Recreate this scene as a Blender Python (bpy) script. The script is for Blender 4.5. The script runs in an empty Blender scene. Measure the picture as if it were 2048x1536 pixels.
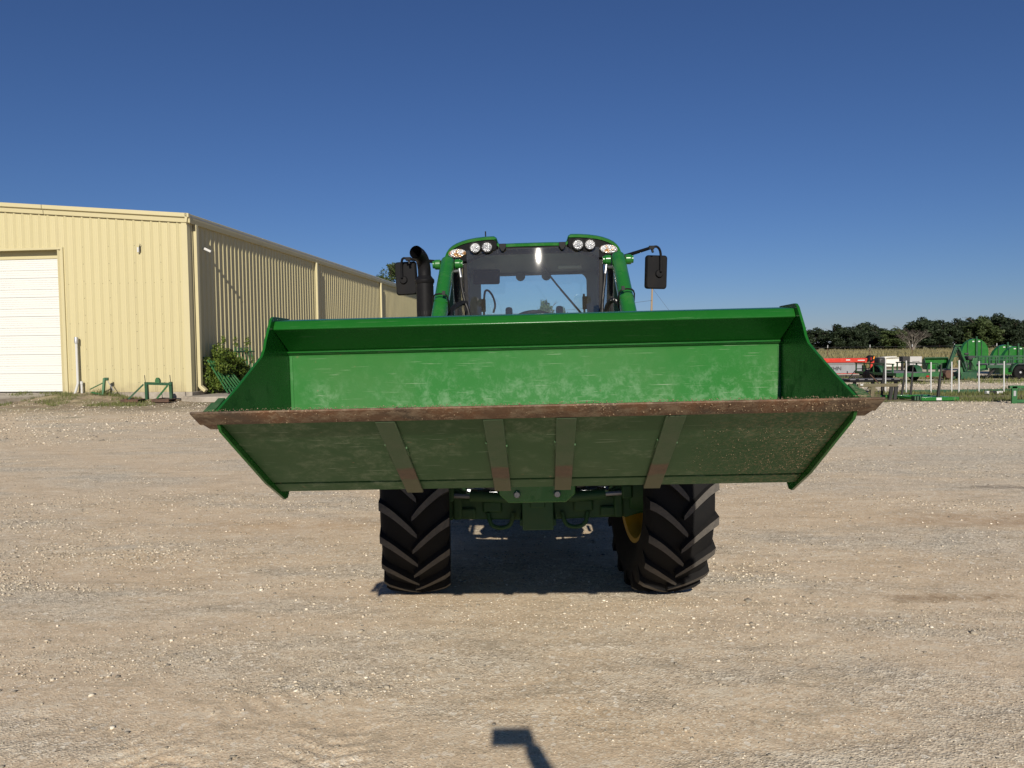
import bpy, math, random
import numpy as np
from mathutils import Vector, Matrix, Euler

R = math.radians
rnd = random.Random(7)
SC = bpy.context.scene
COL = SC.collection

# ------------------------------------------------------------------ camera, sky, sun, exposure
CAM_H, F_PX, PITCH, ROLL = 1.6, 1500.0, 2.71, 0.65
cam_d = bpy.data.cameras.new('camera')
cam = bpy.data.objects.new('camera', cam_d)
COL.objects.link(cam)
cam_d.sensor_width = 36.0
cam_d.lens = F_PX / 2048 * 36.0
cam_d.clip_start = 0.02
cam_d.clip_end = 6000
CAM_R = Matrix.Rotation(R(90 - PITCH), 3, 'X') @ Matrix.Rotation(R(-ROLL), 3, 'Z')
cam.matrix_world = Matrix.Translation((0, 0, CAM_H)) @ CAM_R.to_4x4()
SC.camera = cam

SUN_EL, SUN_AZ = 27.8, 0.0          # the sun stands straight behind the camera
world = bpy.data.worlds.new('World')
SC.world = world
world.use_nodes = True
wt = world.node_tree
sky = wt.nodes.new('ShaderNodeTexSky')
sky.sky_type = 'NISHITA'
sky.sun_disc = False
sky.sun_elevation = R(SUN_EL)
sky.sun_rotation = R(180 + SUN_AZ)
sky.air_density = 1.0
sky.dust_density = 0.1
sky.ozone_density = 10.0
sky.altitude = 250
tint = wt.nodes.new('ShaderNodeMix')
tint.data_type, tint.blend_type = 'RGBA', 'MULTIPLY'
tint.inputs[0].default_value = 1.0
tint.inputs[7].default_value = (1.10, 0.97, 1.03, 1)
wt.links.new(sky.outputs[0], tint.inputs[6])
wt.links.new(tint.outputs[2], wt.nodes['Background'].inputs[0])
wt.nodes['Background'].inputs[1].default_value = 0.05

sun_d = bpy.data.lights.new('sun', 'SUN')
sun_d.energy = 4.6
sun_d.angle = R(0.53)
sun_d.color = (1.0, 0.93, 0.82)
sun = bpy.data.objects.new('sun', sun_d)
COL.objects.link(sun)
ldir = Vector((math.sin(R(SUN_AZ)) * math.cos(R(SUN_EL)), math.cos(R(SUN_AZ)) * math.cos(R(SUN_EL)), -math.sin(R(SUN_EL))))
sun.rotation_euler = ldir.to_track_quat('-Z', 'Y').to_euler()
sun.location = (0, -20, 20)

SC.view_settings.view_transform = 'Standard'
SC.view_settings.look = 'None'
SC.view_settings.exposure = 0.25
SC.view_settings.gamma = 1.0
SC.cycles.max_bounces = 8
SC.cycles.transparent_max_bounces = 16


def at(px, py, Y):
    """photo pixel + distance ahead (m) -> world point, for taking measurements off the photograph"""
    d = CAM_R @ Vector(((px - 1024) / F_PX, -(py - 768) / F_PX, -1.0))
    return Vector((d.x / d.y * Y, Y, CAM_H + d.z / d.y * Y))


def gp(px, py):
    """photo pixel -> point on the ground"""
    d = CAM_R @ Vector(((px - 1024) / F_PX, -(py - 768) / F_PX, -1.0))
    k = -CAM_H / d.z
    return Vector((d.x * k, d.y * k, 0))


# ------------------------------------------------------------------ node helpers
def new_mat(name):
    m = bpy.data.materials.new(name)
    m.use_nodes = True
    t = m.node_tree
    return m, t, t.nodes['Principled BSDF']


def put(t, sock, v):
    if isinstance(v, bpy.types.NodeSocket):
        t.links.new(v, sock)
    elif v is not None:
        if sock.type == 'RGBA' and len(v) == 3:
            v = (*v, 1)
        sock.default_value = v


def node(t, typ, ins=None, **props):
    n = t.nodes.new(typ)
    for k, v in props.items():
        setattr(n, k, v)
    for k, v in (ins or {}).items():
        put(t, n.inputs[k], v)
    return n


def mixc(t, f, a, b, mode='MIX'):
    n = t.nodes.new('ShaderNodeMix')
    n.data_type = 'RGBA'
    n.blend_type = mode
    put(t, n.inputs[0], f)
    put(t, n.inputs[6], a)
    put(t, n.inputs[7], b)
    return n.outputs[2]


def mrange(t, v, a, b, c=0.0, d=1.0):
    return node(t, 'ShaderNodeMapRange', {0: v, 1: a, 2: b, 3: c, 4: d}).outputs[0]


def mth(t, op, a, b=0.0, clamp=False):
    n = node(t, 'ShaderNodeMath', {0: a, 1: b}, operation=op)
    n.use_clamp = clamp
    return n.outputs[0]


def noise(t, co, scale, detail=4.0, rough=0.55, dist=0.0):
    return node(t, 'ShaderNodeTexNoise', {'Vector': co, 'Scale': scale, 'Detail': detail, 'Roughness': rough, 'Distortion': dist}).outputs[0]


def ocoord(t, scale=None):
    c = t.nodes.new('ShaderNodeTexCoord').outputs['Object']
    if scale:
        c = node(t, 'ShaderNodeMapping', {'Vector': c, 'Scale': scale}).outputs[0]
    return c


def bump(t, b, h, strength, dist=0.01):
    n = node(t, 'ShaderNodeBump', {'Height': h, 'Strength': strength, 'Distance': dist})
    t.links.new(n.outputs[0], b.inputs['Normal'])


def paint(name, col, rough=0.4, dust=(0.30, 0.25, 0.18), dust_amt=0.25, dust_rng=(0.5, 0.75), scale=4.0,
          var=0.15, metal=0.0, bmp=0.05, spec=0.5, stretch=None, coat=0.0):
    """coloured surface with uneven tone, dust/wear patches and fine relief"""
    m, t, b = new_mat(name)
    co = ocoord(t, stretch)
    n1 = noise(t, co, scale, 5)
    n2 = noise(t, co, scale * 5.3, 6, 0.65)
    lo = tuple(c * (1 - var) for c in col)
    hi = tuple(min(1, c * (1 + var)) for c in col)
    c = mixc(t, n1, lo, hi)
    dm = mrange(t, mth(t, 'ADD', mth(t, 'MULTIPLY', n1, 0.6), mth(t, 'MULTIPLY', n2, 0.4)), dust_rng[0], dust_rng[1], 0, dust_amt)
    c = mixc(t, dm, c, dust)
    put(t, b.inputs['Base Color'], c)
    put(t, b.inputs['Roughness'], mrange(t, dm, 0, max(dust_amt, 1e-3), rough, min(0.95, rough + 0.35)))
    b.inputs['Metallic'].default_value = metal
    b.inputs['Specular IOR Level'].default_value = spec
    b.inputs['Coat Weight'].default_value = coat
    if bmp:
        bump(t, b, noise(t, co, scale * 30, 3), bmp, 0.004)
    return m


GREEN = (0.014, 0.125, 0.017)
MT = {}
MT['green'] = paint('green paint', GREEN, 0.24, dust_amt=0.10, coat=0.25, bmp=0.02)
MT['green_dull'] = paint('dull green paint', (0.018, 0.105, 0.028), 0.5, dust_amt=0.22)
MT['green_dark'] = paint('dark green paint', (0.012, 0.065, 0.026), 0.5, dust_amt=0.2)
MT['green_chassis'] = paint('dusty green casting', (0.010, 0.062, 0.015), 0.6, dust_amt=0.16, dust_rng=(0.45, 0.7))
MT['black'] = paint('black plastic', (0.009, 0.009, 0.010), 0.55, spec=0.12, dust_amt=0.03, var=0.2)
MT['black_metal'] = paint('satin black metal', (0.007, 0.007, 0.008), 0.5, spec=0.15, dust_amt=0.02)
MT['steel_dark'] = paint('dark steel', (0.02, 0.019, 0.018), 0.5, dust=(0.08, 0.05, 0.03), dust_amt=0.25)
MT['chrome'] = paint('bright steel', (0.30, 0.31, 0.33), 0.42, metal=1.0, dust_amt=0.1)
MT['grey_plastic'] = paint('grey interior plastic', (0.20, 0.235, 0.235), 0.6, dust_amt=0.1)
MT['rubber'] = paint('black rubber', (0.0055, 0.0055, 0.0058), 0.8, spec=0.25, dust=(0.06, 0.05, 0.042), dust_amt=0.14, dust_rng=(0.45, 0.8))
MT['lug'] = paint('worn dusty rubber', (0.068, 0.064, 0.059), 0.85, spec=0.25, dust=(0.19, 0.165, 0.135), dust_amt=0.55, dust_rng=(0.4, 0.7), scale=9, bmp=0.25)
MT['hose'] = paint('hydraulic hose rubber', (0.006, 0.006, 0.006), 0.5, spec=0.3, dust_amt=0.03)
MT['yellow'] = paint('yellow wheel paint', (0.50, 0.29, 0.012), 0.4, dust_amt=0.3)
MT['tan_panel'] = paint('cream painted metal sheet', (0.49, 0.435, 0.245), 0.42, dust=(0.38, 0.33, 0.20), dust_amt=0.18, scale=0.6, var=0.05, bmp=0.0, stretch=(1, 1, 0.25))
def splash(m):
    """soil splashed up the foot of the wall and faint rain streaks"""
    t = m.node_tree
    b = t.nodes['Principled BSDF']
    src = b.inputs['Base Color'].links[0].from_socket
    co = ocoord(t)
    z = node(t, 'ShaderNodeSeparateXYZ', {0: co}).outputs[2]
    zz = mth(t, 'ADD', z, mth(t, 'MULTIPLY', noise(t, co, 3.5, 5, 0.7), 0.9))
    c = mixc(t, mrange(t, zz, 1.10, 0.55, 0, 0.55), src, (0.24, 0.18, 0.11))
    st_ = ocoord(t, (5, 5, 0.15))
    c = mixc(t, mrange(t, noise(t, st_, 1.0, 4, 0.6), 0.55, 0.75, 0, 0.22), c, (0.34, 0.29, 0.18))
    t.links.new(c, b.inputs['Base Color'])


splash(MT['tan_panel'])
MT['tan_trim'] = paint('cream trim', (0.50, 0.445, 0.26), 0.4, dust=(0.36, 0.31, 0.21), dust_amt=0.22, scale=1.0, var=0.06, bmp=0.0)
MT['door_white'] = paint('white painted door', (0.64, 0.64, 0.60), 0.4, dust=(0.55, 0.52, 0.45), dust_amt=0.12, scale=1.0, var=0.03, bmp=0.0)
MT['white'] = paint('white plastic', (0.55, 0.55, 0.53), 0.4, dust_amt=0.12, var=0.04, bmp=0.0)
MT['offwhite'] = paint('weathered white board', (0.66, 0.64, 0.58), 0.6, dust_amt=0.3, scale=2)
MT['concrete'] = paint('concrete', (0.36, 0.32, 0.26), 0.85, dust=(0.15, 0.12, 0.09), dust_amt=0.75, dust_rng=(0.42, 0.62), scale=1.2, bmp=0.3)
MT['grey_block'] = paint('grey weathered box', (0.40, 0.39, 0.38), 0.75, dust=(0.2, 0.19, 0.18), dust_amt=0.4, scale=3)
MT['deck_grey'] = paint('grey deck boards', (0.17, 0.165, 0.165), 0.75, dust_amt=0.3, scale=3)
MT['galv'] = paint('galvanised steel', (0.45, 0.45, 0.45), 0.45, metal=0.6, dust_amt=0.2)
MT['red'] = paint('red machine paint', (0.50, 0.032, 0.014), 0.35, dust_amt=0.12, bmp=0.02)
MT['amber'] = paint('amber lens', (0.85, 0.28, 0.03), 0.25, dust_amt=0.0, bmp=0.0)
MT['tail_red'] = paint('red lens', (0.35, 0.01, 0.012), 0.25, dust_amt=0.0, bmp=0.0)
MT['curtain'] = paint('grey canvas curtain', (0.25, 0.255, 0.265), 0.7, dust_amt=0.2, scale=2.5)
MT['print'] = paint('dark grey print', (0.10, 0.10, 0.105), 0.7, dust_amt=0.1)
MT['rust'] = paint('rusty steel', (0.115, 0.058, 0.034), 0.8, dust=(0.045, 0.034, 0.028), dust_amt=0.8, dust_rng=(0.4, 0.65), scale=5, bmp=0.35)
MT['olive'] = paint('weathered olive steel', (0.115, 0.10, 0.055), 0.7, dust=(0.12, 0.06, 0.035), dust_amt=0.45, scale=6)
MT['pole_wood'] = paint('weathered pole wood', (0.30, 0.22, 0.14), 0.85, scale=3, stretch=(4, 4, 0.3))
MT['wire'] = paint('dull wire', (0.08, 0.08, 0.085), 0.6, dust_amt=0.0, bmp=0.0)
MT['bark'] = paint('bark', (0.085, 0.065, 0.048), 0.9, scale=2, bmp=0.3)
MT['bark_pale'] = paint('pale dead bark', (0.20, 0.175, 0.145), 0.9, scale=2, bmp=0.2)
MT['skin'] = paint('skin', (0.48, 0.27, 0.19), 0.5, dust_amt=0.0, bmp=0.02)
MT['denim'] = paint('blue cloth', (0.05, 0.08, 0.16), 0.85, dust_amt=0.05)
MT['seat'] = paint('dark seat cloth', (0.035, 0.036, 0.038), 0.8, dust_amt=0.1)


def bucket_paint(name, base, wear, amt, dust, grit, rough=0.34, scr=0.6):
    """green bucket paint with rubbed pale patches, thin scratches and dried dirt"""
    m, t, b = new_mat(name)
    co = ocoord(t)
    n1 = noise(t, co, 2.3, 6, 0.65, 0.5)
    n2 = noise(t, co, 15.0, 9, 0.82, 0.3)
    n3 = noise(t, co, 60.0, 4, 0.7)
    # patches: a broad mask times a broken-up fine mask
    pm = mth(t, 'MULTIPLY', mrange(t, n1, 0.44, 0.58), mrange(t, n2, 0.47, 0.60))
    pm = mth(t, 'MULTIPLY', pm, mrange(t, n3, 0.25, 0.65, 0.45, 1.0))
    zc = node(t, 'ShaderNodeSeparateXYZ', {0: co}).outputs[2]
    pm = mth(t, 'MULTIPLY', pm, mrange(t, mth(t, 'ADD', zc, mth(t, 'MULTIPLY', n1, 0.12)), 1.62, 1.46, 0.2, 1.0))
    c = mixc(t, n1, tuple(x * 0.92 for x in base), tuple(x * 1.1 for x in base))
    haze = mth(t, 'MULTIPLY', mrange(t, noise(t, co, 1.1, 3), 0.35, 0.7), amt * 0.22)
    c = mixc(t, haze, c, wear)
    c = mixc(t, mth(t, 'MULTIPLY', pm, amt), c, wear)
    # scratches: stretched fine noise in three directions
    sc = None
    for ang, sx in ((0.30, 7.0), (0.75, 7.0), (-0.45, 6.0), (1.35, 5.0)):
        mp = node(t, 'ShaderNodeMapping', {'Vector': co, 'Rotation': (0, ang, 0), 'Scale': (sx, sx, 240)}).outputs[0]
        s = mth(t, 'MULTIPLY', mrange(t, noise(t, mp, 1.0, 2, 0.4), 0.70, 0.735), mrange(t, noise(t, co, 3.3 + ang, 3), 0.46, 0.60))
        sc = s if sc is None else mth(t, 'MAXIMUM', sc, s)
    c = mixc(t, mth(t, 'MULTIPLY', sc, scr), c, (0.34, 0.40, 0.29))
    chip = mth(t, 'MULTIPLY', mrange(t, noise(t, co, 38, 3, 0.5), 0.70, 0.73), mrange(t, noise(t, co, 2.7, 3), 0.5, 0.6))
    c = mixc(t, mth(t, 'MULTIPLY', chip, scr), c, (0.25, 0.15, 0.085))
    # dirt
    dm = mth(t, 'MULTIPLY', mrange(t, noise(t, co, 1.6, 6, 0.65), 0.45, 0.75), dust[3])
    c = mixc(t, dm, c, dust[:3])
    if grit:
        gx = node(t, 'ShaderNodeSeparateXYZ', {0: co}).outputs[0]
        gm = mth(t, 'MULTIPLY', mrange(t, mth(t, 'ADD', gx, mth(t, 'MULTIPLY', n1, 0.5)), 0.75, 1.25), mrange(t, noise(t, co, 75, 3), 0.5, 0.62))
        c = mixc(t, mth(t, 'MULTIPLY', gm, 0.5), c, (0.24, 0.18, 0.105))
    put(t, b.inputs['Base Color'], c)
    put(t, b.inputs['Roughness'], mrange(t, mth(t, 'ADD', pm, dm), 0, 1, rough, 0.75))
    b.inputs['Specular IOR Level'].default_value = 0.35
    bump(t, b, mth(t, 'ADD', n2, mth(t, 'MULTIPLY', n3, 0.3)), 0.06, 0.01)
    return m


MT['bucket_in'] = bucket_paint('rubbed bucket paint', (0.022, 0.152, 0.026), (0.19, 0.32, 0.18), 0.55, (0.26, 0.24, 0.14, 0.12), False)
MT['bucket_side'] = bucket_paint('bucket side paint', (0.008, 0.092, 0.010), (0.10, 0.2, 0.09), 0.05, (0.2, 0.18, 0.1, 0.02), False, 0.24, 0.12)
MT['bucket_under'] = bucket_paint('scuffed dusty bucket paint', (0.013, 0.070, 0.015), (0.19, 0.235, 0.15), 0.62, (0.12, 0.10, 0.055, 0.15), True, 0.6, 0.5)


def edge_steel():
    m, t, b = new_mat('rusted cutting edge steel')
    co = ocoord(t)
    st = ocoord(t, (1, 1, 1))
    n1 = noise(t, co, 3.5, 6, 0.65, 0.8)
    n2 = noise(t, co, 22, 6, 0.7)
    n3 = noise(t, co, 85, 4, 0.7)
    c = mixc(t, mrange(t, n1, 0.35, 0.65), (0.060, 0.044, 0.030), (0.16, 0.075, 0.034))
    c = mixc(t, mrange(t, n2, 0.47, 0.62, 0, 0.75), c, (0.21, 0.155, 0.10))
    g = mth(t, 'MULTIPLY', mrange(t, n3, 0.56, 0.64), mrange(t, noise(t, co, 4.4, 3), 0.5, 0.62))
    c = mixc(t, mth(t, 'MULTIPLY', g, 0.8), c, (0.40, 0.30, 0.19))
    put(t, b.inputs['Base Color'], c)
    b.inputs['Roughness'].default_value = 0.62
    b.inputs['Metallic'].default_value = 0.15
    bump(t, b, mth(t, 'ADD', mth(t, 'MULTIPLY', n2, 0.6), n3), 0.45, 0.006)
    return m


MT['edge'] = edge_steel()


def strap_mat():
    """green wear strap whose lower end is rubbed down to rusty steel"""
    m, t, b = new_mat('worn strap paint')
    co = ocoord(t)
    z = node(t, 'ShaderNodeSeparateXYZ', {0: co}).outputs[2]
    n1 = noise(t, co, 9, 5)
    zz = mth(t, 'ADD', z, mth(t, 'MULTIPLY', mth(t, 'SUBTRACT', n1, 0.5), 0.04))
    rust = mth(t, 'MULTIPLY', mrange(t, zz, 1.150, 1.136), mrange(t, zz, 1.075, 1.09))
    c = mixc(t, noise(t, co, 14, 5), (0.022, 0.075, 0.022), (0.075, 0.10, 0.055))
    c = mixc(t, mrange(t, zz, 1.09, 1.07, 0, 0.6), c, (0.11, 0.085, 0.048))
    c = mixc(t, rust, c, mixc(t, noise(t, co, 40, 4), (0.045, 0.032, 0.022), (0.14, 0.085, 0.05)))
    put(t, b.inputs['Base Color'], c)
    b.inputs['Roughness'].default_value = 0.65
    bump(t, b, noise(t, co, 70, 4), 0.25, 0.004)
    return m


MT['strap'] = strap_mat()


def glass_mat(name, tint, dirt):
    m, t, b = new_mat(name)
    out = t.nodes['Material Output']
    t.nodes.remove(b)
    fr = node(t, 'ShaderNodeFresnel', {'IOR': 1.5}).outputs[0]
    tr = node(t, 'ShaderNodeBsdfTransparent', {0: tint})
    gl = node(t, 'ShaderNodeBsdfGlossy', {'Color': (1, 1, 1, 1), 'Roughness': 0.022})
    m1 = node(t, 'ShaderNodeMixShader', {0: mth(t, 'ADD', fr, 0.03)})
    t.links.new(tr.outputs[0], m1.inputs[1])
    t.links.new(gl.outputs[0], m1.inputs[2])
    df = node(t, 'ShaderNodeBsdfDiffuse', {0: (0.55, 0.52, 0.46, 1)})
    co = ocoord(t)
    sp = mrange(t, noise(t, co, 55, 3, 0.8), 0.60, 0.72, dirt, dirt * 3.0)
    m2 = node(t, 'ShaderNodeMixShader', {0: sp})
    t.links.new(m1.outputs[0], m2.inputs[1])
    t.links.new(df.outputs[0], m2.inputs[2])
    t.links.new(m2.outputs[0], out.inputs[0])
    return m


MT['glass'] = glass_mat('tinted cab glass', (0.90, 0.99, 0.97, 1), 0.036)


def lamp_mat(name, amber):
    m, t, b = new_mat(name)
    co = ocoord(t)
    v = node(t, 'ShaderNodeTexVoronoi', {'Vector': co, 'Scale': 70.0})
    c = mixc(t, mrange(t, noise(t, co, 26, 3), 0.5, 0.6), (0.85, 0.86, 0.88), (0.75, 0.40, 0.16) if amber else (0.45, 0.47, 0.5))
    put(t, b.inputs['Base Color'], c)
    b.inputs['Metallic'].default_value = 0.35
    b.inputs['Roughness'].default_value = 0.2
    bump(t, b, v.outputs[0], 0.9, 0.02)
    return m


MT['lamp'] = lamp_mat('lamp reflector', False)
MT['lamp_amber'] = lamp_mat('clear turn lamp with amber bulb', True)


def leaf_mat(name, a, b_, trans=0.25):
    m, t, b = new_mat(name)
    g = t.nodes.new('ShaderNodeNewGeometry')
    o = t.nodes.new('ShaderNodeObjectInfo')
    c = mixc(t, g.outputs['Random Per Island'], a, b_)
    c = mixc(t, mrange(t, o.outputs['Random'], 0, 1, 0, 0.35), c, tuple(x * 0.6 for x in a))
    out = t.nodes['Material Output']
    put(t, b.inputs['Base Color'], c)
    b.inputs['Roughness'].default_value = 0.6
    b.inputs['Specular IOR Level'].default_value = 0.25
    tl = node(t, 'ShaderNodeBsdfTranslucent', {0: c})
    mx = node(t, 'ShaderNodeMixShader', {0: trans})
    t.links.new(b.outputs[0], mx.inputs[1])
    t.links.new(tl.outputs[0], mx.inputs[2])
    t.links.new(mx.outputs[0], out.inputs[0])
    return m


MT['leaf_dark'] = leaf_mat('dark oak leaves', (0.018, 0.031, 0.016), (0.042, 0.060, 0.026))
MT['leaf_mid'] = leaf_mat('mid green leaves', (0.045, 0.070, 0.022), (0.095, 0.125, 0.040))
MT['leaf_bright'] = leaf_mat('bright shrub leaves', (0.055, 0.10, 0.014), (0.17, 0.22, 0.034))
MT['grass'] = leaf_mat('green grass blades', (0.10, 0.135, 0.035), (0.26, 0.255, 0.105))
MT['grass_dry'] = leaf_mat('dry field grass blades', (0.19, 0.175, 0.075), (0.36, 0.30, 0.15))
MT['twig'] = leaf_mat('dry twigs', (0.075, 0.065, 0.052), (0.13, 0.11, 0.09), 0.0)


def stone_mat():
    m, t, b = new_mat('crushed limestone')
    g = t.nodes.new('ShaderNodeNewGeometry').outputs['Random Per Island']
    r = node(t, 'ShaderNodeValToRGB', {0: g})
    e = r.color_ramp.elements
    e[0].position, e[0].color = 0.0, (0.17, 0.15, 0.12, 1)
    e[1].position, e[1].color = 1.0, (0.74, 0.67, 0.55, 1)
    for p, c in ((0.3, (0.33, 0.285, 0.215)), (0.65, (0.47, 0.405, 0.30)), (0.88, (0.64, 0.565, 0.44))):
        q = e.new(p)
        q.color = (*c, 1)
    put(t, b.inputs['Base Color'], r.outputs[0])
    b.inputs['Roughness'].default_value = 0.85
    return m


MT['stone'] = stone_mat()


def yard_mat():
    """packed tan dirt with drifts of grey crushed stone, soil and grassy verges"""
    m, t, b = new_mat('packed gravel and dirt')
    co = t.nodes.new('ShaderNodeTexCoord').outputs['Object']
    sp = node(t, 'ShaderNodeSeparateXYZ', {0: co})
    X, Y = sp.outputs[0], sp.outputs[1]
    warp = mth(t, 'MULTIPLY', mth(t, 'SUBTRACT', noise(t, co, 0.5, 5, 0.65), 0.5), 5.0)
    st = node(t, 'ShaderNodeMapping', {'Vector': co, 'Rotation': (0, 0, 0.16), 'Scale': (0.32, 1.0, 1)}).outputs[0]
    big = noise(t, st, 0.75, 6, 0.62, 0.4)
    mid = noise(t, st, 2.6, 5, 0.6, 0.3)
    gm = mrange(t, mth(t, 'ADD', mth(t, 'MULTIPLY', big, 0.62), mth(t, 'MULTIPLY', mid, 0.38)), 0.455, 0.60)
    # smooth wheel paths: wide arcs where the stone is pressed in
    tm = None
    for cx, cy, rad, wd in ((-6.0, -14.0, 17.9, 0.22), (-6.0, -14.0, 19.6, 0.20), (9.0, 31.0, 26.6, 0.24), (9.0, 31.0, 24.9, 0.22), (-14.0, 40.0, 33.0, 0.35), (3.0, -30.0, 34.6, 0.2)):
        dx, dy = mth(t, 'SUBTRACT', X, cx), mth(t, 'SUBTRACT', Y, cy)
        dist = mth(t, 'SQRT', mth(t, 'ADD', mth(t, 'MULTIPLY', dx, dx), mth(t, 'MULTIPLY', dy, dy)))
        dist = mth(t, 'ADD', dist, mth(t, 'MULTIPLY', mth(t, 'SUBTRACT', mid, 0.5), 0.5))
        m_ = mrange(t, mth(t, 'ABSOLUTE', mth(t, 'SUBTRACT', dist, rad)), wd * 1.5, wd * 0.6)
        tm = m_ if tm is None else mth(t, 'MAXIMUM', tm, m_)
    gm = mth(t, 'MULTIPLY', gm, mth(t, 'SUBTRACT', 1.0, mth(t, 'MULTIPLY', tm, 0.8)))
    # dirt
    d = mixc(t, noise(t, co, 1.3, 5), (0.53, 0.405, 0.265), (0.645, 0.515, 0.36))
    d = mixc(t, mrange(t, noise(t, co, 0.45, 4), 0.50, 0.72, 0, 0.55), d, (0.55, 0.395, 0.225))
    # fine grain, kept at three sizes so that it holds near and far
    v1 = node(t, 'ShaderNodeTexVoronoi', {'Vector': co, 'Scale': 105.0})
    v2 = node(t, 'ShaderNodeTexVoronoi', {'Vector': co, 'Scale': 46.0})
    r1 = node(t, 'ShaderNodeSeparateColor', {0: v1.outputs['Color']}).outputs[0]
    r2 = node(t, 'ShaderNodeSeparateColor', {0: v2.outputs['Color']}).outputs[0]
    gr = mixc(t, r1, (0.22, 0.193, 0.150), (0.70, 0.62, 0.485))
    gr = mixc(t, mrange(t, r2, 0.62, 0.75, 0, 0.75), gr, (0.63, 0.56, 0.44))
    d = mixc(t, mrange(t, r1, 0.80, 0.86, 0, 0.75), d, (0.74, 0.655, 0.50))
    d = mixc(t, mrange(t, r1, 0.14, 0.06, 0, 0.6), d, (0.27, 0.215, 0.15))
    d = mixc(t, mrange(t, r2, 0.95, 0.97, 0, 0.7), d, (0.74, 0.68, 0.57))
    gr = mixc(t, mrange(t, r2, 0.92, 0.94, 0, 0.8), gr, (0.80, 0.72, 0.57))
    c = mixc(t, mth(t, 'MULTIPLY', gm, 0.9), d, gr)
    c = mixc(t, mth(t, 'MULTIPLY', tm, 0.30), c, (0.60, 0.465, 0.315))
    sp2 = noise(t, co, 16.0, 7, 0.95)
    c = mixc(t, mrange(t, sp2, 0.55, 0.66, 0, 0.55), c, (0.73, 0.65, 0.51))
    c = mixc(t, mrange(t, sp2, 0.45, 0.37, 0, 0.6), c, (0.23, 0.185, 0.125))
    sp3 = noise(t, st, 5.5, 6, 0.9)
    c = mixc(t, mrange(t, sp3, 0.53, 0.62, 0, 0.6), c, (0.68, 0.60, 0.46))
    c = mixc(t, mrange(t, sp3, 0.47, 0.38, 0, 0.55), c, (0.32, 0.265, 0.185))
    # newer pale gravel drawn out towards the verge on the right
    pale = mth(t, 'MULTIPLY', mrange(t, mth(t, 'ADD', X, warp), 3.0, 6.5), mrange(t, mth(t, 'ADD', Y, warp), 8.0, 12.0))
    c = mixc(t, mth(t, 'MULTIPLY', pale, 0.55), c, mixc(t, mrange(t, mth(t, 'ADD', mth(t, 'MULTIPLY', r2, 0.5), mth(t, 'MULTIPLY', noise(t, co, 9.0, 5, 0.8), 0.5)), 0.3, 0.7), (0.33, 0.285, 0.21), (0.84, 0.75, 0.59)))
    # stains
    def spot(px, py, rx, ry, amt, col, c):
        g = gp(px, py)
        a = mth(t, 'DIVIDE', mth(t, 'SUBTRACT', X, g.x), rx)
        bb = mth(t, 'DIVIDE', mth(t, 'SUBTRACT', Y, g.y), ry)
        rr = mth(t, 'ADD', mth(t, 'MULTIPLY', a, a), mth(t, 'MULTIPLY', bb, bb))
        rr = mth(t, 'ADD', rr, mth(t, 'MULTIPLY', mth(t, 'SUBTRACT', noise(t, co, 4.0, 6, 0.8), 0.5), 6.0))
        return mixc(t, mrange(t, rr, 1.0, -0.4, 0, amt), c, col)
    c = spot(1890, 1195, 0.45, 0.09, 0.6, (0.20, 0.12, 0.055), c)
    c = spot(1990, 974, 0.40, 0.15, 0.7, (0.13, 0.105, 0.085), c)
    c = spot(2000, 1040, 1.2, 0.35, 0.5, (0.34, 0.21, 0.11), c)
    c = spot(140, 835, 0.4, 0.25, 0.7, (0.07, 0.08, 0.03), c)
    c = spot(640, 1050, 1.6, 0.30, 0.5, (0.46, 0.31, 0.17), c)
    # bare soil and litter by the building
    sy = mth(t, 'ADD', Y, mth(t, 'MULTIPLY', warp, 0.7))
    soil = mth(t, 'MULTIPLY', mrange(t, X, -6.0, -8.0), mrange(t, sy, 19.0, 22.0))
    soilc = mixc(t, mrange(t, noise(t, co, 1.7, 7, 0.8), 0.35, 0.65), (0.06, 0.044, 0.028), (0.40, 0.32, 0.21))
    soilc = mixc(t, mrange(t, noise(t, co, 0.9, 5), 0.52, 0.64, 0, 0.6), soilc, (0.15, 0.16, 0.06))
    c = mixc(t, mth(t, 'MULTIPLY', soil, 0.9), c, soilc)
    # grassy verges on the right
    gy = mth(t, 'ADD', Y, mth(t, 'MULTIPLY', warp, 0.35))
    right = mrange(t, X, 5.0, 6.5)
    def band(y0, y1, soft=0.5):
        return mth(t, 'MULTIPLY', mrange(t, gy, y0 - soft, y0 + soft), mrange(t, gy, y1 + soft, y1 - soft))
    vm = mth(t, 'MULTIPLY', right, mth(t, 'MAXIMUM', band(20.6, 25.2), mth(t, 'MULTIPLY', band(30.5, 36.5, 1.2), mrange(t, noise(t, co, 0.8, 5), 0.40, 0.52))))
    vm = mth(t, 'MAXIMUM', vm, mrange(t, mth(t, 'ADD', Y, warp), 47, 51))
    grc = mixc(t, noise(t, co, 6.0, 6, 0.7), (0.085, 0.085, 0.03), (0.22, 0.19, 0.095))
    c = mixc(t, mth(t, 'MULTIPLY', vm, 0.92), c, grc)
    put(t, b.inputs['Base Color'], c)
    b.inputs['Roughness'].default_value = 0.92
    b.inputs['Specular IOR Level'].default_value = 0.2
    h = mth(t, 'ADD', mth(t, 'MULTIPLY', v1.outputs[0], mth(t, 'ADD', mth(t, 'MULTIPLY', gm, 0.9), 0.3)), mth(t, 'MULTIPLY', noise(t, co, 24, 5, 0.7), 0.8))
    h = mth(t, 'ADD', h, mth(t, 'MULTIPLY', v2.outputs[0], mth(t, 'MULTIPLY', gm, 0.8)))
    bump(t, b, h, 0.5, 0.009)
    return m


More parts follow.
